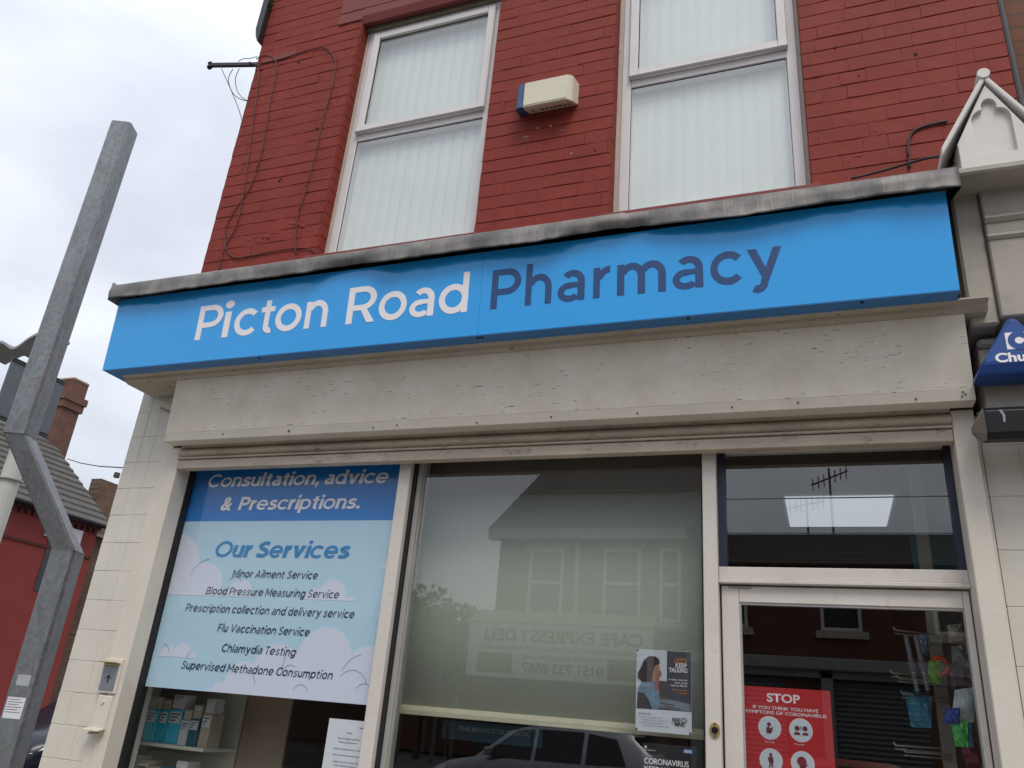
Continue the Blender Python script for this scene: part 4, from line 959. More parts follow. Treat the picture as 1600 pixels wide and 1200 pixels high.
q = cc[1]; icon([(q[0]-.013, q[1]+.006, .009), (q[0]+.015, q[1]+.006, .009), sh(q, [(-26, -17), (-22, -7), (-6, -7), (-2, -17)]), sh(q, [(3, -17), (7, -8), (23, -8), (27, -17)]), sh(q, [(-1, 0), (2, 0), (2, 14), (-1, 14)])])
q = cc[2]; icon([(q[0], q[1]+.020, .006), sh(q, [(-9, -24), (-5, -8), (-8, -6), (-11, 8), (-6, 13), (7, 13), (10, -4), (6, -8), (8, -24), (3, -24), (0, -8), (-4, -24)])])
q = cc[3]; icon([(q[0]-.003, q[1]+.006, .017), sh(q, [(-10, -22), (-12, -2), (10, 8), (17, -6), (12, -8), (10, -17), (3, -17), (3, -22)])])

# ------------------------------------------------------------------ blind and inside of the shop
RB = thing('roller_blind', 'grey green roller blind pulled three quarters down in the middle window', 'blind', (-1.19, .3, 1.57))
yb = .30
BLIND = mat('blind_green', (.55, .585, .49), .85, var=.05, vs=30, stretch=(1, 1, 3), bump=.15, bs=300)
bx0, bx1 = at(640, 800, yb).x, at(1099, 800, yb).x; bxl = at(619, 1092, yb).x
bzt, bzb = at(870, 771, yb).z, at(800, 1115, yb).z
b = MB(); nn_ = 40
rg = []
for i in range(nn_+1):
    x = bx0-.02+(bx1+.02-bx0)*i/nn_; wv = .0015*math.sin(i*.9)+noise.noise(Vector((x*4, 0, 0)))*.003
    rg.append([(x, yb+wv, bzb), (x, yb+wv*.6, (bzb+bzt)/2), (x, yb, bzt), (x, yb+.001, bzt), (x, yb+.001+wv*.6, (bzb+bzt)/2), (x, yb+.001+wv, bzb)])
b.loft(rg); b.build('fabric', BLIND, RB, True)
b = MB(); b.prism([(yb-.012, bzb-.040), (yb-.014, bzb-.02), (yb-.008, bzb), (yb+.010, bzb), (yb+.014, bzb-.02), (yb+.010, bzb-.040)], 'x', bx0-.025, bx1+.02, .002); b.build('bottom_bar', mat('blind_cream_bar', (.62, .57, .42), .5, var=.05, dirt=.15), RB)
b = MB(); b.box(bx0-.03, yb-.03, bzt-.001, bx1+.02, yb+.05, 2.76, .004); b.build('head_rail', mat('blind_head', (.15, .125, .10), .7), RB)
b = MB(); ch = []
c0_ = at(636, 970, yb-.03); c1__ = at(618, 1108, yb-.03)
for i in range(70):
    p = Vector((c0_.x-.004, yb-.03, 2.7))*(1-i/69)+Vector((c1__.x+.006, yb-.03, c1__.z))*(i/69); ch.append(p)
for p in ch[::1]: b.tube([p+Vector((0, 0, -.0045)), p, p+Vector((0, 0, .0045))], [.001, .0026, .001], 5)
b.tube([c1__+Vector((.012*math.cos(a)+.016, 0, .012*math.sin(a)+.003)) for a in [math.pi+i*math.pi/8 for i in range(9)]], .002, 5)
b.build('chain', mat('bead_chain', (.62, .6, .55), .5), RB)
# rooms
IN = MB()
IN.box(-3.62, 5.0, 0, .62, 5.1, 3); IN.box(-3.64, .32, 0, -3.62, 5, 3); IN.box(.60, .20, 0, .62, 5, 3)
IN.build('inner_walls', mat('inner_wall', (.13, .10, .08), .8, var=.1), PH)
IN = MB(); IN.box(-3.62, .52, 2.82, .6, 5, 2.9); IN.build('ceiling', mat('inner_ceiling', (.22, .19, .17), .8, var=.1), PH)
IN = MB(); IN.box(-3.62, .2, 0, .6, 5, .05); IN.build('shop_floor', mat('inner_floor', (.12, .10, .09), .5, var=.1), PH)
# lit panel in the ceiling behind the fanlight
LP = thing('ceiling_light', 'lit square ceiling panel seen through the glass above the door', 'lamp', (-.2, 1.5, 2.8), 'lit ceiling panels in the shop')
def atz(px, py, z): d = ray(px, py); t = (z-CAM.z)/d.z; return CAM+d*t
q = [atz(*p, 2.80) for p in ((1229, 777), (1387, 777), (1393, 822), (1232, 822))]
yy0, yy1 = min(v.y for v in q), max(v.y for v in q)
xa_, xb_ = sum(v.x for v in (q[0], q[3]))/2, sum(v.x for v in (q[1], q[2]))/2
b = MB(); b.box(xa_-.02, yy0-.02, 2.803, xb_+.02, yy1+.02, 2.818); b.build('frame', UPVC, LP)
b = MB(); b.box(xa_, yy0, 2.797, xb_, yy1, 2.8025); b.build('diffuser', emat('light_panel', (.80, .86, .92), .5), LP)
PANEL = bpy.data.materials['light_panel']
for k, (x, y, lab) in enumerate(((-2.9, 1.0, 'unseen ceiling panel added to light the shelves by the pier'), (-2.0, 1.1, 'unseen ceiling panel added to light the space behind the services poster'), (-1.2, 1.4, 'unseen ceiling panel added for light behind the roller blind'), (-2.5, 2.6, 'unseen ceiling panel added for light deep in the shop on the left'))):  # more panels out of view, added to brighten the goods inside
    t_ = thing('ceiling_light', lab, 'lamp', (x, y, 2.8), 'lit ceiling panels in the shop')
    b = MB(); b.box(x-.32, y-.32, 2.803, x+.32, y+.32, 2.818); b.build('frame', UPVC, t_)
    b = MB(); b.box(x-.3, y-.3, 2.797, x+.3, y+.3, 2.8025); b.build('diffuser', PANEL, t_)
# shelf with stock at the left
SH = thing('shelf_unit', 'cream shelving of pharmacy stock at the left end of the window', 'shelves', (-3.3, .6, .6))
YS0, YS1 = .36, .62
sz1_ = at(250, 1158, .36).z; sz2_ = at(240, 1098, .5).z
sxl, sxr = -3.60, at(330, 1130, .38).x
SHM = mat('shelf_cream', (.60, .59, .50), .5, var=.05)
b = MB(); b.box(sxl, YS1, .6, sxr, YS1+.015, 2.3); b.build('back_panel', SHM, SH)
# display back panel behind the services poster
b = MB(); 
b.box(sxr+.002, .64, .6, at(447, 1150, .64).x, .655, 2.6); tag(settle(b.build('display_board', mat('brown_hardboard', (.36, .27, .20), .7, var=.06))), 'plain brown display board standing behind the left window poster', 'display board')
zsh = [at(250, 1161, .38).z, at(250, 1161, .38).z+.33, at(250, 1161, .38).z-.33]
for zz in zsh:
    b = MB(); b.box(sxl, YS0, zz-.018, sxr, YS1-.0005, zz, .002); b.build('shelf', SHM, SH)
b = MB(); b.box(sxl-.02, YS0, .6, sxl-.0005, YS1, 2.3); b.build('upright', mat('upright_cream', (.40, .40, .33), .5), SH)
random.seed(11)
cols = [('white', (.6, .62, .62)), ('pale grey', (.5, .52, .52)), ('turquoise', (.03, .55, .62)), ('turquoise', (.02, .45, .56)), ('sky blue', (.05, .50, .70)), ('white', (.65, .68, .68)), ('dark teal', (.015, .12, .15)), ('beige', (.42, .36, .28))]
x = sxl+.012; k = 0
ordw = ['first', 'second', 'third', 'fourth', 'fifth', 'sixth', 'seventh', 'eighth', 'ninth', 'tenth']
def stock(x, wd, h, zz, c, cname, lab, y=YS0+.02, d=.10):
    t_ = thing('medicine_box', lab, 'box', (x+wd/2, y, zz))
    m_ = mat('pack_'+cname.replace(' ', '_')+'_%d' % int(c[0]*1000), c, .4, var=.05)
    b = MB(); b.box(x, y, zz+.0008, x+wd, y+d, zz+h, .0015); b.build('carton', m_, t_)
    b = MB(); b.box(x+.006, y-.0012, zz+h*.60, x+wd-.006, y-.0003, zz+h*.93); b.build('label_panel', mat('pack_label', (.62, .63, .63), .5), t_)
    b = MB()
    for r_ in range(3): b.box(x+.012, y-.0020, zz+h*(.84-.09*r_), x+wd-.012-.012*r_, y-.0013, zz+h*(.88-.09*r_))
    b.build('print', mat('pack_print', (.20, .05, .07) if k % 2 else (.05, .12, .16), .5), t_)
k = 0
while x < sxr-.055:
    c = cols[k % 8]; wd = random.uniform(.055, .085); h = random.uniform(.12, .17)
    wd = min(wd, sxr-.004-x); yk_ = YS0+.012+random.uniform(0, .02)
    stock(x, wd, h, zsh[0], c[1], c[0], '%s carton, %s from the left on the upper shelf by the pier' % (c[0], ordw[k]), yk_)
    c2 = (('beige', (.46, .40, .31)), ('white', (.6, .62, .62)), ('cream', (.52, .48, .38)))[k % 3]
    stock(x+.003, wd-.008, random.uniform(.05, .085), zsh[0]+h+.0012, c2[1], c2[0], 'small %s packet lying on top of the %s %s carton from the left' % (c2[0], ordw[k], c[0]), yk_+.006, .08)
    x += wd+.006; k += 1
x = sxl+.012; j = 0
while x < sxr-.06:
    c = [('white', (.5, .5, .5)), ('pale grey', (.42, .44, .45)), ('beige', (.36, .30, .22)), ('beige', (.36, .30, .22)), ('blue', (.02, .12, .25))][j % 5]; wd = random.uniform(.06, .09); h = random.uniform(.2, .26)
    stock(x, wd, h, zsh[2], c[1], c[0], '%s packet, %s from the left on the lower shelf by the pier' % (c[0], ordw[j]), YS0+.012+random.uniform(0, .02)); x += wd+.006; j += 1; k += 1
x = sxl+.10
stock(x, .20, .17, zsh[1], (.02, .11, .30), 'deep blue', 'wide deep blue carton high on the shelf just under the poster', YS0+.05)
stock(x+.23, .12, .14, zsh[1], (.40, .37, .30), 'cream', 'cream carton beside the deep blue one under the poster', YS0+.05)
# counter with a dark teal banner
CT = thing('shop_counter', 'dark counter inside the shop behind the middle window', 'counter', (-1.4, 2.6, 0))
b = MB(); b.box(-2.6, 2.4, .05, -.7, 3.0, 1.15, .01); b.build('body', mat('counter_brown', (.13, .05, .03), .5, var=.2), CT)
b = MB(); b.box(-2.65, 2.37, 1.1505, -.65, 3.03, 1.19, .005); b.build('worktop', mat('worktop', (.08, .07, .06), .4), CT)
BN = thing('distance_banner', 'dark teal strip reading PLEASE MAINTAIN SOCIAL DISTANCING inside the window', 'banner', (-1.5, .55, 1.5))
y_b = .55
q0 = at(700, 1135, y_b); q1 = at(832, 1150, y_b)
b = MB(); b.prism([(q0.x-.03, q0.z-.055), (q1.x+.05, q0.z-.055), (q1.x+.05, q0.z+.028), (q0.x-.03, q0.z+.028)], 'y', y_b, y_b+.004); b.build('strip', mat('banner_teal', (.03, .10, .15), .5), BN)
text('PLEASE MAINTAIN SOCIAL DISTANCING', mat('banner_text', (.42, .52, .55), .5), BN, at(717, 1143, y_b).x, at(717, 1141, y_b).z, y_b-.001, .020, at(828, 1150, y_b).x-at(717, 1143, y_b).x, 'L', .01)
b = MB(); b.tube([(q0.x, y_b+.006, q0.z), (q0.x, y_b+.006, .05)], .008); b.tube([(q1.x, y_b+.006, q0.z), (q1.x, y_b+.006, .05)], .008); b.build('leg', BLACK, BN)

# goods hanging inside the door
HG = thing('display_rack', 'cream rack of wire hooks inside the door glass', 'rack', (.45, .5, .9))
yg = .42
WIRE = mat('chrome_wire', (.45, .42, .36), .35, .5)
b = MB()
cx0_, cx1_ = at(1468, 1150, yg+.12).x, at(1490, 1150, yg+.12).x
b.box(cx0_, yg+.1, .05, cx1_, yg+.13, 2.75, .003); b.build('upright', mat('rack_cream', (.34, .32, .26), .5), HG)
b = MB()
for px, py in ((1400, 985), (1405, 1060), (1412, 1085), (1400, 1165), (1395, 1052), (1415, 1175)):
    q = at(px, py, yg-.02); b.tube([(q.x-.01, yg-.02, q.z+.012), (q.x, yg-.02, q.z), (q.x+.17, yg+.10, q.z+.003)], .004, 6); b.tube([(q.x-.005, yg-.02, q.z-.012), (q.x+.17, yg+.10, q.z-.012)], .003, 6)
b.build('hook', WIRE, HG)
for k, (pa, pb) in enumerate((((1415, 993), (1434, 1082)), ((1430, 992), (1450, 1080)))):
    t_ = thing('walking_stick', ('folded grey metal walking stick hanging nearest the STOP poster', 'folded grey metal walking stick hanging beside the red and green packs')[k], 'walking stick', at(*pb, yg-.05), 'walking sticks inside the door')
    a_, c_ = at(*pa, yg-.05), at(*pb, yg-.05)
    b = MB(); b.tube([a_, a_.lerp(c_, .45)], .0105, 10); b.build('upper_tube', mat('stick_grey', (.30, .31, .36), .3, .7), t_)
    b = MB(); b.tube([a_.lerp(c_, .45), a_.lerp(c_, .62)], .015, 10); b.build('collar', mat('stick_collar', (.10, .10, .13), .4), t_)
    b = MB(); P = [a_.lerp(c_, .62+.38*i/12) for i in range(13)]; b.tube(P, [.008+.003*(i % 2) for i in range(13)], 10); b.build('lower_tube', mat('stick_grey', (.3, .3, .3)), t_)
    b = MB(); b.tube([c_, c_+Vector((0, 0, -.014))], [.013, .015], 10); b.build('rubber_foot', BLACK, t_)
def pack(quad, y, c, name, label, cat='pack', wob=.006, rough=.2):
    random.seed(int(quad[0][0]*7)); n_ = 6
    P = [at(*p, y) for p in quad]; c = tuple(min(.8, v*1.6+.01) for v in c)      # tl, tr, br, bl
    b = MB(); rg = []
    for i in range(n_+1):
        u_ = i/n_; r_ = []
        for j in range(n_+1):
            v_ = j/n_; p = P[0].lerp(P[1], u_).lerp(P[3].lerp(P[2], u_), v_)
            p.y += random.uniform(-wob, wob)-.02*math.sin(math.pi*u_)*math.sin(math.pi*v_); r_.append(p)
        r_ += [Vector((p.x, y+.012, p.z)) for p in r_[::-1]]; rg.append(r_)
    b.loft(rg); o = b.build(name, mat('film_'+'%d_%d_%d' % tuple(int(v*999) for v in c), c, rough, var=.35, vs=25), None, False)
    return tag(settle(o), label, cat)
pack([(1450, 1033), (1468, 1030), (1470, 1068), (1448, 1066)], yg-.03, (.18, .38, .04), 'hanging_pack', 'lime green pack hanging under the red clip inside the door')
pack([(1413, 1080), (1456, 1090), (1455, 1138), (1424, 1136)], yg, (.02, .14, .22), 'hanging_pack', 'dark teal folder hanging below the walking sticks')
pack([(1492, 1078), (1524, 1073), (1522, 1128), (1486, 1135)], yg-.06, (.40, .48, .55), 'hanging_sheet', 'pale blue card sheet with holes hanging inside the door', 'card', .002, .5)
pack([(1478, 1108), (1500, 1105), (1500, 1130), (1474, 1132)], yg-.09, (.03, .07, .30), 'hanging_pack', 'royal blue crinkled bag above the bright green pack')
pack([(1486, 1130), (1512, 1126), (1513, 1168), (1493, 1166)], yg-.08, (.07, .40, .10), 'hanging_pack', 'bright green crinkled bag hanging lowest inside the door')
pack([(1511, 1126), (1519, 1126), (1522, 1168), (1513, 1168)], yg-.05, (.05, .30, .45), 'hanging_pack', 'narrow sky blue pack behind the bright green bag', 'pack', .001)
pack([(1480, 977), (1503, 974), (1506, 1000), (1483, 1003)], yg-.02, (.34, .30, .26), 'hanging_pack', 'clear blister pack hanging at the top right of the door')
pack([(1486, 1010), (1512, 1006), (1514, 1042), (1488, 1036)], yg-.02, (.22, .24, .24), 'hanging_pack', 'grey blister pack hanging below the clear one')
pack([(1484, 1045), (1522, 1043), (1526, 1075), (1487, 1078)], yg+.02, (.13, .07, .09), 'hanging_pack', 'dull purple pack above the pale card sheet')
pack([(1435, 990), (1452, 992), (1450, 1025), (1440, 1022)], yg+.02, (.12, .18, .26), 'hanging_pack', 'slate blue pouch hanging beside the walking sticks')
pack([(1502, 1170), (1530, 1140), (1540, 1200), (1512, 1200)], yg, (.14, .02, .05), 'hanging_pack', 'dark crimson pack low beside the door edge')
b = MB(); b.box(at(1425, 860, yg+.2).x, yg+.2, 2.25, .58, yg+.215, 2.52, .002); b.build('header_board', mat('header_teal', (.02, .13, .16), .5), HG)
q = at(1468, 1040, yg-.07); b = MB()
b.tube([q+Vector((.030*math.cos(a), 0, .030*math.sin(a))) for a in [math.radians(-100+i*24) for i in range(11)]], .0085, 8)
tag(settle(b.build('red_clip', mat('clip_red', (.62, .06, .02), .35), None, True)), 'bright red C shaped grip hanging inside the door', 'grip')

# ------------------------------------------------------------------ neighbour on the right
NB = thing('neighbour_building', 'brown brick house next door with cream tiled pier and stone pilaster', 'house', (1.5, .3, 0))
BRN = brickmat('neighbour_brick', (.20, .075, .04), (.15, .06, .035), (.10, .07, .05), row=.0866, width=.24)
b = MB(); b.box(1.035, YW+.03, 3.0, 9, 7, 9); b.build('brick_wall', BRN, NB)
b = MB(); b.tube([(1.016, YW+.02, 3.6), (1.016, YW+.02, 9)], .016, 8); b.build('joint_pipe', mat('dark_lead', (.06, .055, .06), .6), NB)
STN = mat('pilaster_stone', (.40, .365, .315), .75, var=.12, vs=6, bump=.4, bs=35, dirt=.5, dirtcol=(.16, .13, .1), ds=5)
b = MB(); b.box(.70, -.20, 3.10, 1.6, .17, 3.78, .006); b.box(.60, -.18, 3.08, .699, .17, 3.775, .01); b.box(.562, -.12, 3.17, .599, .17, 3.6); b.build('pilaster', STN, NB)
b = MB()
for py, h_, pr in ((345, .03, .025), (372, .025, .018)):
    q = at(1540, py, -.22); b.prism([(-.199, q.z+h_), (-.199-pr*.5, q.z+h_), (-.199-pr*.8, q.z+h_*.45), (-.199-pr*.3, q.z), (-.199, q.z)], 'x', .7, 1.6)
b.build('moulding', STN, NB)
b = MB(); b.box(.625, -.115, 3.02, 1.6, .1, 3.06, .012); b.box(.625, -.10, 2.75, 1.6, .2, 3.018, .005); b.build('pilaster_block', STN, NB)
PW = mat('peeling_white', (.66, .635, .60), .6, var=.05, vs=6, bump=.3, bs=30, dirt=.22, dirtcol=(.3, .26, .2), ds=14)
yk = -.30
A = lambda px, py, y=yk: (at(px, py, y).x, at(px, py, y).z)
ap = A(1536, 128); le = A(1476, 238); bl = A(1503, 268); hw = ap[0]-le[0]
ax_ = ap[0]; ez = le[1]; gz = bl[1]
b = MB(); gw = ax_-bl[0]
b.prism([(ax_-gw, gz), (ax_+gw, gz), (ax_+gw, ez+.03), (ax_, ap[1]-.015), (ax_-gw, ez+.03)], 'y', yk+.006, .14); gc = b.build('gabled_corbel', PW, NB)
b = MB()
for s in (-1, 1):
    o1, o2 = (ax_+s*.0, ap[1]+.028), (ax_+s*hw*1.08, ez+.006)
    i1, i2 = (ax_+s*.0, ap[1]-.014), (ax_+s*hw*1.08, ez-.034)
    b.prism([o1, o2, i2, i1], 'y', yk-.026, .13, .006)
b.build('coping', PW, gc)
b = MB(); b.disc((ax_, ap[1]+.02), .024, yk-.032, .0, 14); b.build('finial', PW, gc)
# trefoil recess: proud surround strips around a sunk panel
b = MB(); ra, rb_, rc_, rd_ = A(1527, 244), A(1590, 236), A(1518, 192), A(1543, 157)
tb = (ra[1]+rb_[1])/2-.005; tcx = ax_; tw = min((rb_[0]-ra[0])/2*1.02, gw*.72); sp = tb+(rc_[1]-tb)*.95; tt = rd_[1]
tre = [(tcx-tw, tb), (tcx+tw, tb), (tcx+tw, sp)]
for i in range(9): a = math.radians(i*95/8); tre.append((tcx+tw*.42+tw*.58*math.cos(a), sp+(tt-sp)*.52*math.sin(a)))
for i in range(11): a = math.radians(-8+i*196/10); tre.append((tcx+tw*.40*math.cos(a), sp+(tt-sp)*.62+(tt-sp)*.38*math.sin(a)))
for i in range(9): a = math.radians(85+i*95/8); tre.append((tcx-tw*.42+tw*.58*math.cos(a), sp+(tt-sp)*.52*math.sin(a)))
OUT = [(ax_-gw, gz+.001), (ax_+gw, gz+.001), (ax_+gw, ez+.02), (ax_, ap[1]-.03), (ax_-gw, ez+.02)]
# ring mesh between outline and recess
import bisect
def ringface(b, outer, inner, y):
    from mathutils.geometry import tessellate_polygon
    allp = [Vector((p[0], p[1], 0)) for p in outer]; inn = [Vector((p[0], p[1], 0)) for p in inner]
    tris = tessellate_polygon([allp, inn]); vs = [b.bm.verts.new((p.x, y, p.y)) for p in allp+inn]
    for t in tris:
        try: b.bm.faces.new([vs[i] for i in t])
        except Exception: pass
    n0 = len(allp); n1 = len(inn); back = [b.bm.verts.new((p.x, yk+.0065, p.y)) for p in inn]
    for i in range(n1): b.bm.faces.new((vs[n0+i], vs[n0+(i+1) % n1], back[(i+1) % n1], back[i]))
ringface(b, OUT, tre, yk-.014)
b.box(ax_-gw-.0005, yk-.0135, gz+.001, ax_-gw+.004, yk+.006, ez+.02)
b.build('recess_surround', PW, gc)
b = MB(); b.box(ax_-gw-.03, yk-.03, gz-.035, ax_+gw+.1, .1, gz-.0005, .008); b.build('corbel_base', STN, gc)
b = MB(); b.box(le[0]-.02, -.10, ez-.22, le[0]+.05, .13, ez-.03, .004); b.box(le[0]-.10, .02, ez-.28, le[0]+.02, .145, ez-.19, .01); b.build('corbel_side', mat('dirty_render', (.32, .27, .19), .8, var=.2, vs=14), gc)
# tiled pier next door
tz = at(1570, 774, 0).z
tiles(.607, 1.45, 7, tz-.2*10, tz+.2*0+.34, 0.012, 'tile_pier', NB, h=.2)
b = MB(); b.box(.61, .3, 0, 9, .6, 3); b.build('ground_floor_wall', TILEW, NB)
# triangular alarm
TA = thing('triangular_alarm', 'blue triangular alarm box lettered Chubb on the wall next door', 'alarm', (.85, -.2, 2.75))
yt = -.24
T = lambda px, py, y=yt: (at(px, py, y).x, at(px, py, y).z)
ta = T(1581, 492); tb_ = T(1527, 586); wdt = (ta[0]-tb_[0])
tri = lambda s, y, dz=0: [(ta[0]-wdt*s, y, tb_[1]+dz), (ta[0]+wdt*s, y, tb_[1]+dz), (ta[0]+wdt*s*.98, y, tb_[1]+dz+.02), (ta[0]+.013*s, y, ta[1]-(1-s)*.1), (ta[0]-.013*s, y, ta[1]-(1-s)*.1), (ta[0]-wdt*s*.98, y, tb_[1]+dz+.02)]
TBL = mat('alarm_deep_blue', (.014, .065, .27), .3, var=.06)
b = MB(); b.loft([tri(1, -.121), tri(1.0, yt+.055), tri(.96, yt+.02, .008), tri(.80, yt, .045)]); bmesh.ops.bevel(b.bm, geom=list(b.bm.edges), offset=.004, segments=2, affect='EDGES'); b.build('cover', TBL, TA)
lg = T(1571, 519, yt); ls = T(1574, 547, yt); q2_ = T(1604, 519, yt)
u0, u1 = T(1571, 530)[0], T(1571, 530)[0]+.085
zt0, zt1 = T(1575, 546)[1], T(1575, 520)[1]
b = MB(); um, zm = (u0+u1)/2, (zt0+zt1)/2; rr = (u1-u0)/2*.86
def ringseg(b, cx, cz, r0, r1, a0, a1, y):
    for i in range(28):
        a = math.radians(a0+(a1-a0)*i/28); c = math.radians(a0+(a1-a0)*(i+1)/28)
        b.quad(*[(cx+r*math.cos(t), y, cz+r*math.sin(t)) for r, t in ((r1, a), (r1, c), (r0, c), (r0, a))])
b.quad((u0, yt-.0008, zt0), (u1, yt-.0008, zt0), (u1, yt-.0008, zt1), (u0, yt-.0008, zt1)); b.build('emblem', LETW, TA)
b = MB(); ringseg(b, um, zm, rr*.38, rr, 28, 332, yt-.0016); b.build('emblem', TBL, TA)
text('Chubb', LETW, TA, T(1556, 566)[0], T(1560, 566)[1], yt-.001, .034, .155, 'L', .035)
# black box light beneath
BL = thing('wall_light', 'long black light fitting on the shopfront next door, below the blue triangle', 'light', (1.0, -.2, 2.5))
c0 = at(1533, 635, -.20); c1 = at(1536, 685, -.20)
zt_, zb_ = at(1540, 634, -.22).z, at(1540, 684, -.22).z; xl_ = at(1540, 660, -.22).x; xe_ = at(1528, 660, -.12).x
b = MB(); oc = [(-.10, zb_+.02), (-.10, zt_-.012), (-.20, zt_), (-.225, zt_-.02), (-.225, zb_+.015), (-.20, zb_)]
b.prism(oc, 'x', xl_, xl_+1.2, .004); b.build('housing', BLACK, BL)
b = MB(); zm = (zt_+zb_)/2
b.loft([[(xl_-.0005, y, z) for y, z in oc], [(xl_-.03, -.13+(y+.16)*.25, zm+(z-zm)*.25) for y, z in oc]]); b.build('end_cap', mat('end_grey', (.20, .17, .14), .6), BL)
b = MB(); q = at(1567, 645, -.2255); b.prism([(q.x-.012, q.z+.012), (q.x-.002, q.z+.012), (q.x+.006, q.z-.01), (q.x+.003, q.z-.035), (q.x-.003, q.z-.035), (q.x-.002, q.z-.01)], 'y', -.2263, -.2253); b.build('scuff', mat('scuff_grey', (.25, .27, .3), .5), BL)
b = MB(); b.tube([(xl_+.2, -.11, zm), (xl_+.2, .02, zm)], .02); b.tube([(xl_+.9, -.11, zm), (xl_+.9, .02, zm)], .02); b.build('mount', BLACK, BL)

# ------------------------------------------------------------------ cranked post on the pavement
YPO = 1.7
CPX = thing('cranked_post', 'cranked square galvanised steel post rising beside the shop corner', 'post', (at(60, 1000, YPO).x, YPO, 0))
YU, YL = 1.45, 1.93
up = at(193, 200, YU); bd1 = at(40, 681, YU); bd2 = at(98, 862, YL)
hw_ = .058
xu = (at(75, 560, YPO).x+at(117, 500, YPO).x)/2
xu = (at(66, 510, YU).x+at(113, 510, YU).x)/2
xl2 = (at(38, 1000, YL).x+at(94, 1000, YL).x)/2
wpx = at(113, 510, YU).x-at(66, 510, YU).x
def sq(c, h, rot, rad=.2):
    o_ = []
    for i in range(4):
        for d_ in (-1, 1):
            a = rot+i*math.pi/2; u_ = Vector((math.cos(a), math.sin(a), 0)); v_ = Vector((-math.sin(a), math.cos(a), 0))
            o_.append(Vector(c)+u_*h+v_*h*d_*(1-rad))
    return o_
rot = math.radians(24)
hh = wpx*.262
zu = up.z; zb1_, zb2_ = bd1.z, bd2.z
b = MB(); b.loft([sq((xu, YU, zb1_+.0008), hh, rot), sq((xu, YU, zu), hh, rot)]); b.build('upper_section', GALV, CPX)
b = MB(); b.loft([sq((xl2, YL, zb2_), hh*.985, rot), sq((xu, YU, zb1_), hh*.985, rot)]); b.build('cranked_section', GALV, CPX)
b = MB(); b.loft([sq((xl2, YL, 0), hh, rot), sq((xl2, YL, zb2_-.0008), hh, rot)]); b.build('lower_section', GALV, CPX)
for zz, yy, xx in ((zb1_, YU, xu), (zb2_, YL, xl2)): b = MB(); b.loft([sq((xx, yy, zz-.004), hh*1.03, rot), sq((xx, yy, zz+.004), hh*1.03, rot)]); b.build('weld_seam', GALV, CPX)
n_ = Vector((math.cos(rot-math.pi/2), math.sin(rot-math.pi/2), 0)); t__ = Vector((math.cos(rot), math.sin(rot), 0))
def sticker(px, py0, py1, wd, name, m, sh_=0.0):
    z1, z0 = at(px, py0, YL-.06).z, at(px, py1, YL-.06).z
    c = Vector((xl2, YL, 0))+n_*(hh+.0012)+t__*sh_
    b = MB(); P = [c-t__*wd/2+Vector((0, 0, z0)), c+t__*wd/2+Vector((0, 0, z0)), c+t__*wd/2+Vector((0, 0, z1)), c-t__*wd/2+Vector((0, 0, z1))]
    b.loft([P, [p-n_*.001 for p in P]]); return b.build(name, m, CPX), c, z0, z1
sticker(22, 1053, 1070, hh*1.0, 'tape_patch', mat('silver_tape', (.55, .57, .60), .3, .3))
o_, c, z0, z1 = sticker(15, 1088, 1122, hh*1.35, 'notice_sticker', PAPER, -.01)
b = MB()
for i in range(6):
    zz = z1-(z1-z0)*(.12+.12*i); a_, e_ = -hh*.6, hh*(.55 if i % 2 else .30)
    P = [c+n_*.0008+t__*a_+Vector((0, 0, zz)), c+n_*.0008+t__*e_+Vector((0, 0, zz)), c+n_*.0008+t__*e_+Vector((0, 0, zz+.004)), c+n_*.0008+t__*a_+Vector((0, 0, zz+.004))]; b.quad(*P)
b.build('print', INK, o_)

# ------------------------------------------------------------------ sign post behind it
SGP = thing('sign_post', 'pale round pole carrying a grey street sign back, half hidden behind the cranked post', 'sign post', (at(8, 780, 3.6).x, 3.6, 0))
ysp = 3.6
pxp = (at(0, 770, ysp).x+at(23, 755, ysp).x)/2; rp = (at(23, 755, ysp).x-at(-3, 765, ysp).x)/2
b = MB(); b.tube([(pxp, ysp, 0), (pxp, ysp, at(12, 720, ysp).z+.5)], rp*.92, 16); b.build('pole', mat('pole_grey', (.50, .50, .47), .5, var=.06), SGP)
b = MB(); zc = at(12, 750, ysp).z; b.tube([(pxp, ysp, zc-.01), (pxp, ysp, zc+.01)], rp*1.2, 16); q = at(4, 824, ysp); b.tube([(pxp, ysp-rp*1.3, q.z), (pxp, ysp, q.z)], .02, 8); b.build('collar', mat('pole_band', (.42, .42, .40), .5), SGP)
Xs = pxp+.06
pl_ = [atx(*p, Xs) for p in ((28, 566), (102, 592), (62, 681), (-14, 650))]
b = MB(); ysA, ysB = min(p.y for p in (pl_[0], pl_[3])), max(p.y for p in (pl_[1], pl_[2])); zA, zB = (pl_[2].z+pl_[3].z)/2, (pl_[0].z+pl_[1].z)/2
GRY = mat('sign_back_grey', (.13, .145, .165), .5, .3, var=.06)
b.box(Xs, ysA, zA, Xs+.02, ysB, zB, .003); b.build('sign_plate', GRY, SGP)
b = MB()
for zz in (zB-.03, zA+.03): b.box(Xs+.0205, ysA-.01, zz-.022, Xs+.035, ysB+.01, zz-.008, .002); b.box(Xs+.0205, ysA-.01, zz+.008, Xs+.035, ysB+.01, zz+.022, .002)
b.build('channel', mat('channel_dark', (.06, .065, .075), .5), SGP)
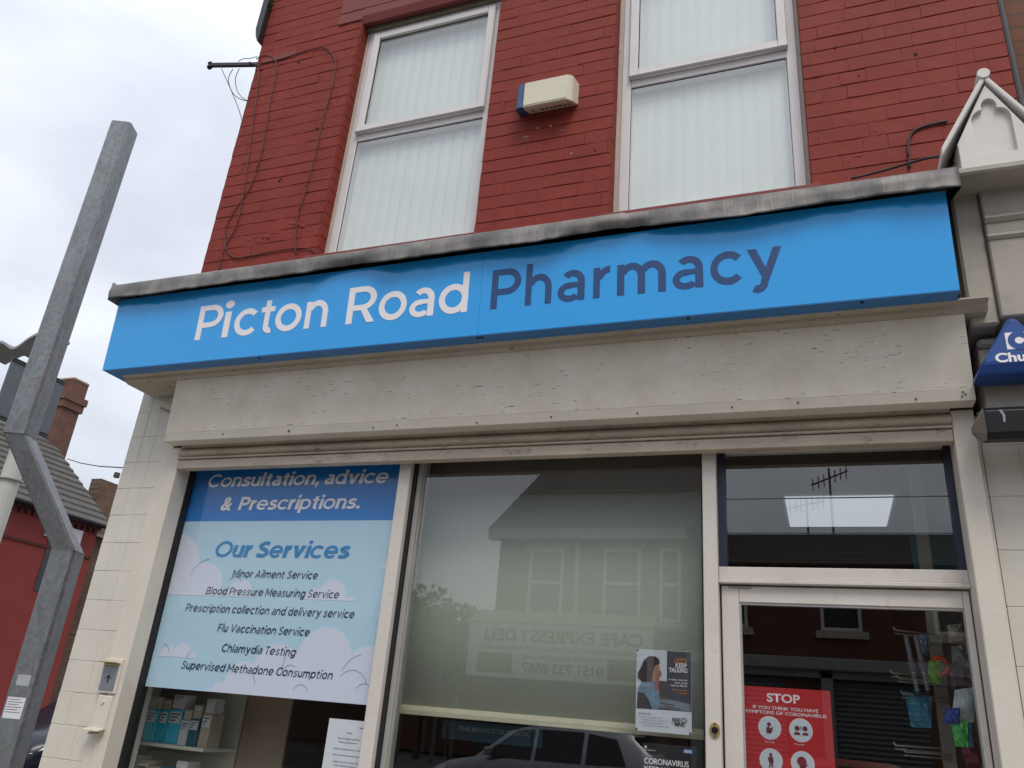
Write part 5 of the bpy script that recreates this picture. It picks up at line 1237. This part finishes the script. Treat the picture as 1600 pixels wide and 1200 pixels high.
# gull-wing hood on top
hq = [at(*p, ysp) for p in ((-20, 553), (12, 538), (33, 548), (58, 532), (82, 520))]
b = MB(); top = smoothpath(hq, 5); rg = []
for p in top: rg.append([(p.x, ysp-.12, p.z), (p.x, ysp+.3, p.z), (p.x, ysp+.3, p.z-.035), (p.x, ysp-.12, p.z-.035)])
b.loft(rg); b.build('hood', mat('hood_grey', (.30, .31, .31), .5, var=.06), SGP)

# ------------------------------------------------------------------ houses down the side street
XH_ = -21.0
hs = thing('red_house', 'red painted terraced house with grey tiled roof across the side street', 'house', (XH_-3, 8, 0))
far = atx(166, 822, XH_); yE = far.y; zE = far.z
REDF = mat('far_red_paint', (.20, .026, .022), .8, var=.08, vs=1.5, bump=.2, bs=12)
b = MB(); b.box(XH_-7, yE-14, 0.3, XH_, yE-.25, zE-.02); b.build('wall', REDF, hs)
b = MB(); b.box(XH_-6.9, yE-14.05, 0, XH_+.05, yE-.3, .42); b.build('plinth', mat('black_plinth', (.03, .028, .032), .7, var=.4, vs=20), hs)
b = MB()
for i in range(60): b.box(XH_+.001, yE-.45-i*.22, zE-.32, XH_+.09, yE-.45-i*.22+.11, zE-.22)
b.box(XH_+.001, yE-14, zE-.215, XH_+.14, yE-.27, zE-.09); b.build('dentil_course', mat('dentil_red', (.10, .022, .02), .8), hs)
rh = 3.1; rd = 3.6; rows = 13
ROOF = mat('grey_concrete_tile', (.085, .078, .07), .85, var=.2, vs=4, bump=.3, bs=20)
b = MB()
for i in range(rows):
    x0_, x1_ = XH_+.28-(rd+.28)*i/rows, XH_+.28-(rd+.28)*(i+1)/rows; z0_, z1_ = zE-.1+rh*i/rows, zE-.1+rh*(i+1)/rows
    yy = yE-14.2; q_ = []
    b.prism([(x0_, z0_), (x0_+.0, z0_+.075), (x1_-.05, z1_+.045), (x1_-.05, z1_-.02)], 'y', yE-14.2, yE+.0+.02*(i % 2))
    zz_ = 0
b.prism([(XH_-rd+.03, zE+rh-.16), (XH_-rd, zE+rh-.1), (XH_-7.2, zE-.1), (XH_-7.2, zE-.2)], 'y', yE-14.2, yE)
b.prism([(XH_, zE-.1), (XH_-rd, zE+rh-.2), (XH_-7, zE-.1)], 'y', yE-13.9, yE-.26)
roof = b.build('roof', ROOF, hs)
b = MB(); b.tube([(XH_+.33, yE-14.2, zE-.1), (XH_+.33, yE, zE-.1)], .07, 8); b.build('gutter', BLACK, hs)
xc_ = XH_-rd
cq = [atx(*p, xc_) for p in ((78, 700), (96, 715), (115, 640), (112, 592))]
cy0, cy1 = atx(72, 690, xc_).y, atx(95, 700, xc_).y
CHB = brickmat('chimney_brick', (.19, .075, .05), (.13, .065, .05), (.13, .11, .09), 'y', .09, .24)
zt_c = atx(108, 592, xc_).z; zrg = zE+rh-.3
cyc = (cy0+cy1)/2; 
b = MB(); b.box(xc_-.3, cyc-.36, zrg-.4, xc_+.3, cyc+.36, zrg+(zt_c-zrg)*.55); b.box(xc_-.37, cyc-.43, zrg+(zt_c-zrg)*.55, xc_+.37, cyc+.43, zrg+(zt_c-zrg)*.66); b.box(xc_-.42, cyc-.48, zrg+(zt_c-zrg)*.66, xc_+.42, cyc+.48, zrg+(zt_c-zrg)*.76); b.box(xc_-.4, cyc-.32, zrg+(zt_c-zrg)*.76, xc_+.4, cyc+.32, zt_c-.12)
b.build('chimney', CHB, hs)
b = MB(); b.box(xc_-.43, cyc-.35, zt_c-.12, xc_+.43, cyc+.35, zt_c, .04); b.build('chimney_pot', mat('buff_pot', (.32, .22, .12), .8), hs)
lq = [atx(*p, XH_+.03) for p in ((103, 806), (127, 823))]
b = MB(); b.box(XH_+.001, lq[0].y-.5, zE-.78, XH_+.07, lq[1].y+.1, zE-.36); b.build('lintel', mat('far_white', (.62, .62, .62), .6), hs)
wv = b = MB(); b.box(XH_-.01, lq[0].y-.3, zE-2.3, XH_+.02, lq[1].y-.1, zE-.782); b.build('window', mat('far_dark_glass', (.02, .022, .028), .1), hs)
b = MB(); b.box(XH_+.002, yE-14, zE-1.1, XH_+.04, yE-.27, zE-1.02); b.build('string_course', mat('course_red', (.08, .014, .012), .8), hs)
# brown brick house farther away
h2 = thing('brown_house', 'distant brown brick house with chimney just beyond the red house', 'house', (-23, 22, 0))
BR2 = brickmat('far_brown_brick', (.16, .085, .05), (.11, .06, .04), (.17, .14, .11), 'y', .085, .24)
X2 = -22.5
g0 = atx(150, 745, X2); g1 = atx(192, 745, X2)
b = MB(); b.box(X2-8, yE+.5, 0, X2, yE+16, atx(160, 838, X2).z); b.build('wall', BR2, h2)
b = MB(); b.box(X2-.4, g0.y+.2, 3, X2+.03, g1.y+1.0, g0.z); b.build('chimney', BR2, h2)
b = MB(); b.tube([(X2-.3, g1.y, g1.z-.02), (X2-.3, g1.y, g1.z+.15)], .1, 8); b.build('chimney_pot', mat('dark_pot', (.06, .055, .055), .8), h2)
b = MB(); b.prism([(X2+.3, atx(160, 838, X2).z-.1), (X2-4, atx(160, 838, X2).z+2.2), (X2-8.3, atx(160, 838, X2).z-.1)], 'y', yE+.6, yE+16.2); b.build('roof', ROOF, h2)
pA = atx(105, 717, -21.5); pB = at(196, 731, 9)
b = MB(); pC = Vector((XL-.005, 6.6, pB.z-.05)); b.tube([pA, pA.lerp(pB, .33)+Vector((0, 0, -.06)), pA.lerp(pB, .66)+Vector((0, 0, -.06)), pB, pC], .014, 6); tag(settle(b.build('overhead_wire', BLACK)), 'thin overhead wire from the red house roof to the shop', 'wire')

# ------------------------------------------------------------------ across the road, seen mirrored in the glass
YO = -16.0
def hipped(b, x0, x1, y0, y1, ze, zr, hip0=True, hip1=True):
    """roof over x0..x1, y0 (front) to y1 (back, more negative)"""
    ym_ = (y0+y1)/2; d = abs(y0-y1)/2
    a = x0+(d*.75 if hip0 else 0); c = x1-(d*.75 if hip1 else 0)
    if a > c: a = c = (x0+x1)/2
    v = [b.bm.verts.new(p) for p in ((x0, y0, ze), (x1, y0, ze), (x1, y1, ze), (x0, y1, ze), (a, ym_, zr), (c, ym_, zr))]
    for f in ((0, 1, 5, 4), (2, 3, 4, 5), (3, 0, 4), (1, 2, 5), (0, 3, 2, 1)): b.bm.faces.new([v[i] for i in f])
CAFEB = brickmat('cafe_brick', (.15, .11, .075), (.12, .09, .065), (.17, .15, .12))
cf = thing('cafe_building', 'brick cafe building across the road mirrored in the middle shop window', 'building', (-6.2, YO-4, 0))
cxl, cxr = rat(778, 900, YO).x, -3.0
ze_ = rat(771, 829, YO).z
b = MB(); b.box(cxl, YO-8, 0, cxr, YO, ze_+.02); b.build('wall', CAFEB, cf)
SLATE = mat('slate_roof', (.055, .052, .05), .8, var=.2, vs=3)
b = MB(); hipped(b, cxl-.25, cxr+.2, YO+.3, YO-8.3, ze_, ze_+3.0, False, False); b.build('roof', SLATE, cf)
b = MB(); b.box(cxl-.25, YO+.02, ze_-.28, cxr, YO+.3, ze_-.01); b.build('eaves', mat('eaves_white', (.45, .44, .42), .6), cf)
STW = mat('sandstone', (.42, .38, .31), .8, var=.1)
WFR = mat('far_window_frame', (.62, .62, .60), .5); FGL = mat('far_window_glass', (.035, .04, .045), .08, var=.3, vs=2)
def farwin(par, x0, x1, z0, z1, y=YO, lint=True):
    b = MB(); b.box(x0, y-.02, z0, x1, y+.02, z1); w_ = b.build('window', FGL, par)
    b = MB(); f = .07
    b.box(x0, y+.0205, z0, x0+f, y+.05, z1); b.box(x1-f, y+.0205, z0, x1, y+.05, z1); b.box(x0+f, y+.0205, z1-f, x1-f, y+.049, z1); b.box(x0+f, y+.0205, z0, x1-f, y+.049, z0+f); b.box(x0+f, y+.0205, (z0+z1)/2-.04, x1-f, y+.052, (z0+z1)/2+.04); b.build('frame', WFR, w_)
    b = MB(); b.box(x0-.12, y+.001, z0-.16, x1+.12, y+.12, z0-.001); b.build('sill', STW, w_)
    if lint: b = MB(); b.box(x0-.14, y+.001, z1+.001, x1+.14, y+.06, z1+.28); b.build('lintel', STW, w_)
for (pl, pr, pt, pb) in ((830, 883, 858, 963), (945, 1002, 858, 967)):
    farwin(cf, rat(pl, pt, YO).x, rat(pr, pt, YO).x, rat(pl, pb, YO).z, rat(pl, pt, YO).z)
farwin(cf, -3.9+.25, -3.15+.0, 4.0, 5.75)
b = MB(); q = rat(905, 850, YO); b.tube([(q.x, YO+.09, 3.7), (q.x, YO+.09, ze_-.3)], .07, 8); b.build('downpipe', mat('pipe_pale', (.50, .48, .42), .6), cf)
sbx0, sbx1 = rat(738, 1058, YO).x, rat(1026, 1072, YO).x; sbz0, sbz1 = 2.52, 3.79
b = MB(); b.box(sbx0+.2, YO+.001, .5, sbx1-.1, YO+.06, 2.4); b.build('shop_window', FGL, cf)
b = MB(); b.prism([(YO, sbz1+.35), (YO, sbz1+.01), (YO+.5, sbz1+.01)], 'x', sbx0, sbx1); b.build('sign_roof', STW, cf)
cs = thing('cafe_sign', 'long white cafe sign with green lettering mirrored in the middle window', 'sign', (-6, YO+.45, sbz0))
b = MB(); b.box(sbx0, YO+.4, sbz0, sbx1, YO+.45, sbz1, .005); b.build('board', mat('cafe_sign_white', (.66, .66, .60), .6), cs)
GRN = mat('cafe_green', (.05, .10, .05), .6); MRN = mat('cafe_panel', (.12, .08, .06), .6)
yc_ = YO+.452; cw_ = sbx1-sbx0
# reads left to right for someone facing the cafe, i.e. towards -x
ct = lambda body, u, z, cp, wd, m=GRN, y=yc_, bo=.02: text(body, m, cs, sbx1-u*cw_, z, y, cp, wd*cw_, 'L', bo, face=1)
ct('CAFE EXPRESS / DELI', .05, sbz1-.42, .27, .86, bo=.035); ct('A LARGE SELECTION OF QUALITY FOOD TO EAT IN OR TAKE AWAY', .05, sbz1-.63, .09, .88)
ct('TELEPHONE ORDERS WELCOME', .25, sbz1-.82, .09, .44); ct('0151 733 8567', .25, sbz1-1.12, .21, .44, bo=.035)
for u, a_, c_ in ((.03, 'ALL DAY', 'BREAKFAST'), (.74, 'DELIVERY', 'SERVICE')):
    b = MB(); b.box(sbx1-(u+.2)*cw_, yc_, sbz1-1.17, sbx1-u*cw_, yc_+.01, sbz1-.72); b.build('panel', MRN, cs)
    ct(a_, u+.03, sbz1-.91, .11, .14, STW, yc_+.012); ct(c_, u+.03, sbz1-1.09, .11, .14, STW, yc_+.012)
# low terrace to the right of the cafe, mirrored in the door
tr = thing('terrace_shops', 'brown brick terrace with grey shutters across the road mirrored in the door', 'building', (2, YO-4, 0))
TRB = brickmat('terrace_brick', (.15, .05, .028), (.11, .04, .025), (.09, .065, .05))
b = MB(); b.box(cxr+.01, YO-8, 0, 14, YO, 5.4); b.build('wall', TRB, tr)
TILED = mat('brown_tile', (.06, .05, .042), .8, var=.25, vs=5)
b = MB(); 
for i in range(14):
    y0_, y1_ = YO+.25-4.2*i/14, YO+.25-4.2*(i+1)/14; z0_, z1_ = 5.35+1.65*i/14, 5.35+1.65*(i+1)/14
    b.prism([(y0_, z0_), (y0_, z0_+.06), (y1_-.03, z1_+.03), (y1_-.03, z1_-.03)], 'x', cxr+.21, 14)
b.prism([(YO-3.9, 6.95), (YO-8, 5.4), (YO-.1, 5.4)], 'x', cxr+.21, 14); b.build('roof', TILED, tr)
for xx in (-2.05, .35, 2.6): farwin(tr, xx-.42, xx+.42, 3.95, 5.15, lint=False)
SHG = mat('shutter_grey', (.13, .15, .16), .5, var=.05)
for xx in (-2.9, -.15, 2.7):
    b = MB()
    for i in range(28): b.prism([(YO+.03, .1+i*.1), (YO+.07, .14+i*.1), (YO+.03, .195+i*.1)], 'x', xx+.25, xx+2.0)
    b.build('shutter', SHG, tr)
    b = MB(); b.box(xx, YO+.001, 0, xx+.24, YO+.2, 3.1); b.build('pilaster', mat('grey_stone', (.30, .30, .28), .8), tr)
b = MB(); b.box(cxr+.02, YO+.001, 3.1, 14, YO+.35, 3.35, .02); b.box(cxr+.02, YO+.001, 2.95, 14, YO+.2, 3.099); b.build('cornice', mat('grey_stone', (.3, .3, .28)), tr)
# TV aerials on the terrace ridge
AER = mat('aerial_metal', (.10, .10, .10), .5, .5)
def aerial(x, z, h, label, y=YO-4):
    t_ = thing('roof_aerial', label, 'aerial', (x, y, z), 'roof aerials mirrored above the door')
    b = MB(); b.tube([(x, y, z-.1), (x, y, z+h)], .035, 6); b.build('mast', AER, t_)
    b = MB(); b.tube([(x-.5, y, z+h*.75), (x+.5, y, z+h*.95)], .025, 6)
    for i in range(7): xx = x-.45+i*.15; zz = z+h*(.76+.028*i); b.tube([(xx, y-.2, zz-.12), (xx, y+.2, zz+.12)], .016, 5)
    b.build('boom', AER, t_)
aerial(rat(1300, 800, YO-4).x, 6.95, 2.0, 'tall roof aerial mirrored in the middle of the fanlight')
aerial(rat(1262, 815, YO-4).x, 6.95, 1.1, 'short roof aerial left of the tall one in the fanlight')

# trees, lamp posts and a far terrace mirrored at the left of the middle window
def tree(x, y, h, r, label, seed):
    random.seed(seed); t_ = thing('street_tree', label, 'tree', (x, y, 0))
    b = MB(); b.tube([(x, y, 0), (x+.1, y, h*.3), (x, y, h*.6)], [.2, .15, .07], 8)
    for i in range(5): a = i*1.3; b.tube([(x, y, h*.4), (x+math.cos(a)*r*.6, y+math.sin(a)*r*.6, h*.7)], [.08, .03], 5)
    b.build('trunk', mat('bark', (.06, .045, .03), .9), t_)
    b = MB()
    cl_ = [(Vector((random.gauss(0, .45), random.gauss(0, .45), random.uniform(-.5, .6)))*r, random.uniform(.35, .6)*r) for _ in range(9)]
    for i in range(2400):
        c, rr_ = random.choice(cl_); d = Vector((random.gauss(0, 1), random.gauss(0, 1), random.gauss(0, 1))).normalized()*rr_*random.uniform(.5, 1)
        p = Vector((x, y, h*.72))+c+d; s_ = random.uniform(.10, .26); u_ = Vector((random.gauss(0, 1), random.gauss(0, 1), random.gauss(0, 1))).normalized(); v_ = u_.cross(Vector((random.gauss(0, 1), 1, random.gauss(0, 1)))).normalized()
        b.quad(p-u_*s_, p-v_*s_*.5, p+u_*s_, p+v_*s_*.5)
    b.build('crown', mat('leaf_green', (.05, .075, .028), .7, var=.4, vs=3), t_, recalc=False)
tq = rat(668, 1020, -26)
tree(tq.x, -26, 5.6, 2.0, 'leafy tree mirrored beside the blind cord in the middle window', 5)
POLE = mat('lamp_grey', (.16, .165, .17), .5, .4)
lp0 = None
for k, (px, py, yy) in enumerate(((699, 955, -24), (648, 940, -22), (724, 978, -30), (684, 957, -32))):
    q = rat(px, py, yy); lab = ('tall lamp post mirrored right of the tree', 'lamp post mirrored in front of the tree by the blind cord', 'distant lamp post mirrored next to the cafe', 'distant lamp post mirrored just above the tree')[k]
    t_ = thing('street_lamp', lab, 'street lamp', (q.x, yy, 0), 'lamp posts across the road')
    b = MB(); b.tube([(q.x, yy, 0), (q.x, yy, q.z)], [.08, .05], 8); b.build('column', POLE, t_)
    b = MB(); b.tube([(q.x, yy, q.z), (q.x-.15, yy, q.z+.08), (q.x-.6, yy, q.z+.1)], [.035, .03, .03], 6); b.box(q.x-1.0, yy-.1, q.z+.05, q.x-.5, yy+.1, q.z+.14, .02); b.build('lantern', POLE, t_)
ft = thing('far_terrace', 'low distant brick terrace with chimneys mirrored left of the cafe', 'building', (-22, -34, 0))
b = MB(); b.box(-40, -40, 0, -10, -33, 4.4); b.build('wall', TRB, ft)
b = MB(); b.prism([(-32.7, 4.4), (-36.5, 6.2), (-40.3, 4.4)], 'x', -40, -10); b.build('roof', SLATE, ft)
b = MB(); qc = rat(722, 1010, -36); b.box(qc.x-.7, -37, 5.5, qc.x+.7, -36, qc.z+.4); b.build('chimney', TRB, ft)

# ------------------------------------------------------------------ parked cars
TYRE = mat('tyre', (.015, .015, .015), .85); RIM = mat('alloy', (.4, .41, .42), .35, .8); CGL = mat('car_glass', (.012, .015, .018), .05); LMP = mat('lamp_clear', (.6, .62, .65), .1)
def car(x, y, label, paint, flip=1, rz=0.0, name='parked_car', tall=1.0):
    """a tall five-door hatchback, front towards -x (flip 1)"""
    t_ = thing(name, label, 'car', (x, y, -.12))
    def pt(a): return a*flip
    def ring(u, prof):   # section across the car at length u
        return [(pt(u), v, z) for v, z in prof]
    def sec(zb, zs, zt, wb, wt):
        return [(-wb*.9, zb), (-wb, zb+.15), (-wb, zs-.1), (-wb*.97, zs), (-wt, zt), (wt, zt), (wb*.97, zs), (wb, zs-.1), (wb, zb+.15), (wb*.9, zb)]
    secs = [(-2.08, sec(.30, .52, .56, .60, .55)), (-2.0, sec(.22, .66, .74, .78, .68)), (-1.6, sec(.20, .82, .90, .86, .74)), (-1.15, sec(.20, .92, .98, .87, .76)), (-.55, sec(.20, .98, 1.40, .87, .64)), (0.0, sec(.20, .99, 1.54, .87, .62)), (.8, sec(.20, 1.0, 1.55, .87, .61)), (1.5, sec(.20, 1.01, 1.48, .87, .60)), (1.85, sec(.22, 1.0, 1.22, .84, .62)), (2.03, sec(.28, .9, .98, .78, .62)), (2.08, sec(.36, .80, .86, .70, .55))]
    M_ = Matrix.Rotation(rz, 4, 'Z')
    def bld(b, nm, m_, par, sm=False):
        for v in b.bm.verts: v.co = M_ @ Vector((v.co.x, v.co.y, v.co.z*tall)) + Vector((x, y, -.12))
        return b.build(nm, m_, par, sm)
    b = MB(); b.loft([ring(u, s) for u, s in secs]); body = bld(b, 'body', paint, t_, True)
    def side(pts, s):   # glass patch a little proud of the leaning side
        P = []
        for u, z in pts:
            f_ = (z-1.0)/.55; v = .853-(.853-.615)*max(0, f_)+.012; P.append((pt(u), s*v, z))
        return P
    for s in (-1, 1):
        for pts in ([(-.98, 1.02), (-.12, 1.02), (-.12, 1.44), (-.42, 1.40)], [(-.04, 1.02), (.75, 1.03), (.75, 1.46), (-.04, 1.45)], [(.83, 1.03), (1.5, 1.05), (1.32, 1.40), (.83, 1.45)]):
            b = MB(); P = side(pts, s); b.loft([P, [(p[0], p[1]-s*.05, p[2]) for p in P]]); bld(b, 'side_window', CGL, t_)
        b = MB(); b.box(pt(-.86)-.07, s*.89-.06, 1.02, pt(-.86)+.07, s*.89+.06, 1.14, .03, 2); bld(b, 'mirror', paint, t_)
        b = MB(); P = [(pt(-1.98), s*.74, .60), (pt(-1.98), s*.42, .60), (pt(-1.93), s*.42, .74), (pt(-1.62), s*.80, .85), (pt(-1.66), s*.87, .74)]; b.loft([P, [(p[0]-pt(.05), p[1], p[2]+.012) for p in P]]); bld(b, 'headlight', LMP, t_)
        b = MB(); b.box(pt(.2)-.09, s*.868-.012, .90, pt(.2)+.09, s*.868+.02, .925, .005); b.box(pt(1.05)-.09, s*.868-.012, .91, pt(1.05)+.09, s*.868+.02, .935, .005); bld(b, 'door_handle', paint, t_)
        for u in (-1.30, 1.28):
            b = MB(); b.tube([(pt(u), s*.70, .31), (pt(u), s*.72, .31), (pt(u), s*.88, .31), (pt(u), s*.89, .31)], [.28, .31, .31, .28], 24); wh = bld(b, 'wheel', TYRE, t_)
            b = MB(); b.tube([(pt(u), s*.885, .31), (pt(u), s*.897, .31)], [.21, .19], 20); bld(b, 'rim', RIM, wh)
    b = MB(); b.quad((pt(-1.10), -.70, 1.00), (pt(-1.10), .70, 1.00), (pt(-.50), .58, 1.435), (pt(-.50), -.58, 1.435)); bld(b, 'windscreen', CGL, t_)
    b = MB(); b.quad((pt(1.86), -.58, 1.21), (pt(1.86), .58, 1.21), (pt(1.56), .54, 1.46), (pt(1.56), -.54, 1.46)); bld(b, 'rear_window', CGL, t_)
    return t_
SILV = mat('silver_paint', (.38, .385, .40), .3, .5, var=.03); NAVY = mat('navy_paint', (.008, .010, .020), .25, var=.05)
car(-4.62, -11.2, 'silver hatchback parked across the road, mirrored under the blind', SILV, tall=1.1)
car(0.8, -11.4, 'red hatchback parked across the road, mirrored low in the shop door', mat('red_paint', (.30, .03, .02), .3), -1)
car(at(150, 1180, 9.0).x, 9.0, 'dark navy car parked in the side street behind the tiled pier', NAVY, 1, math.radians(90))
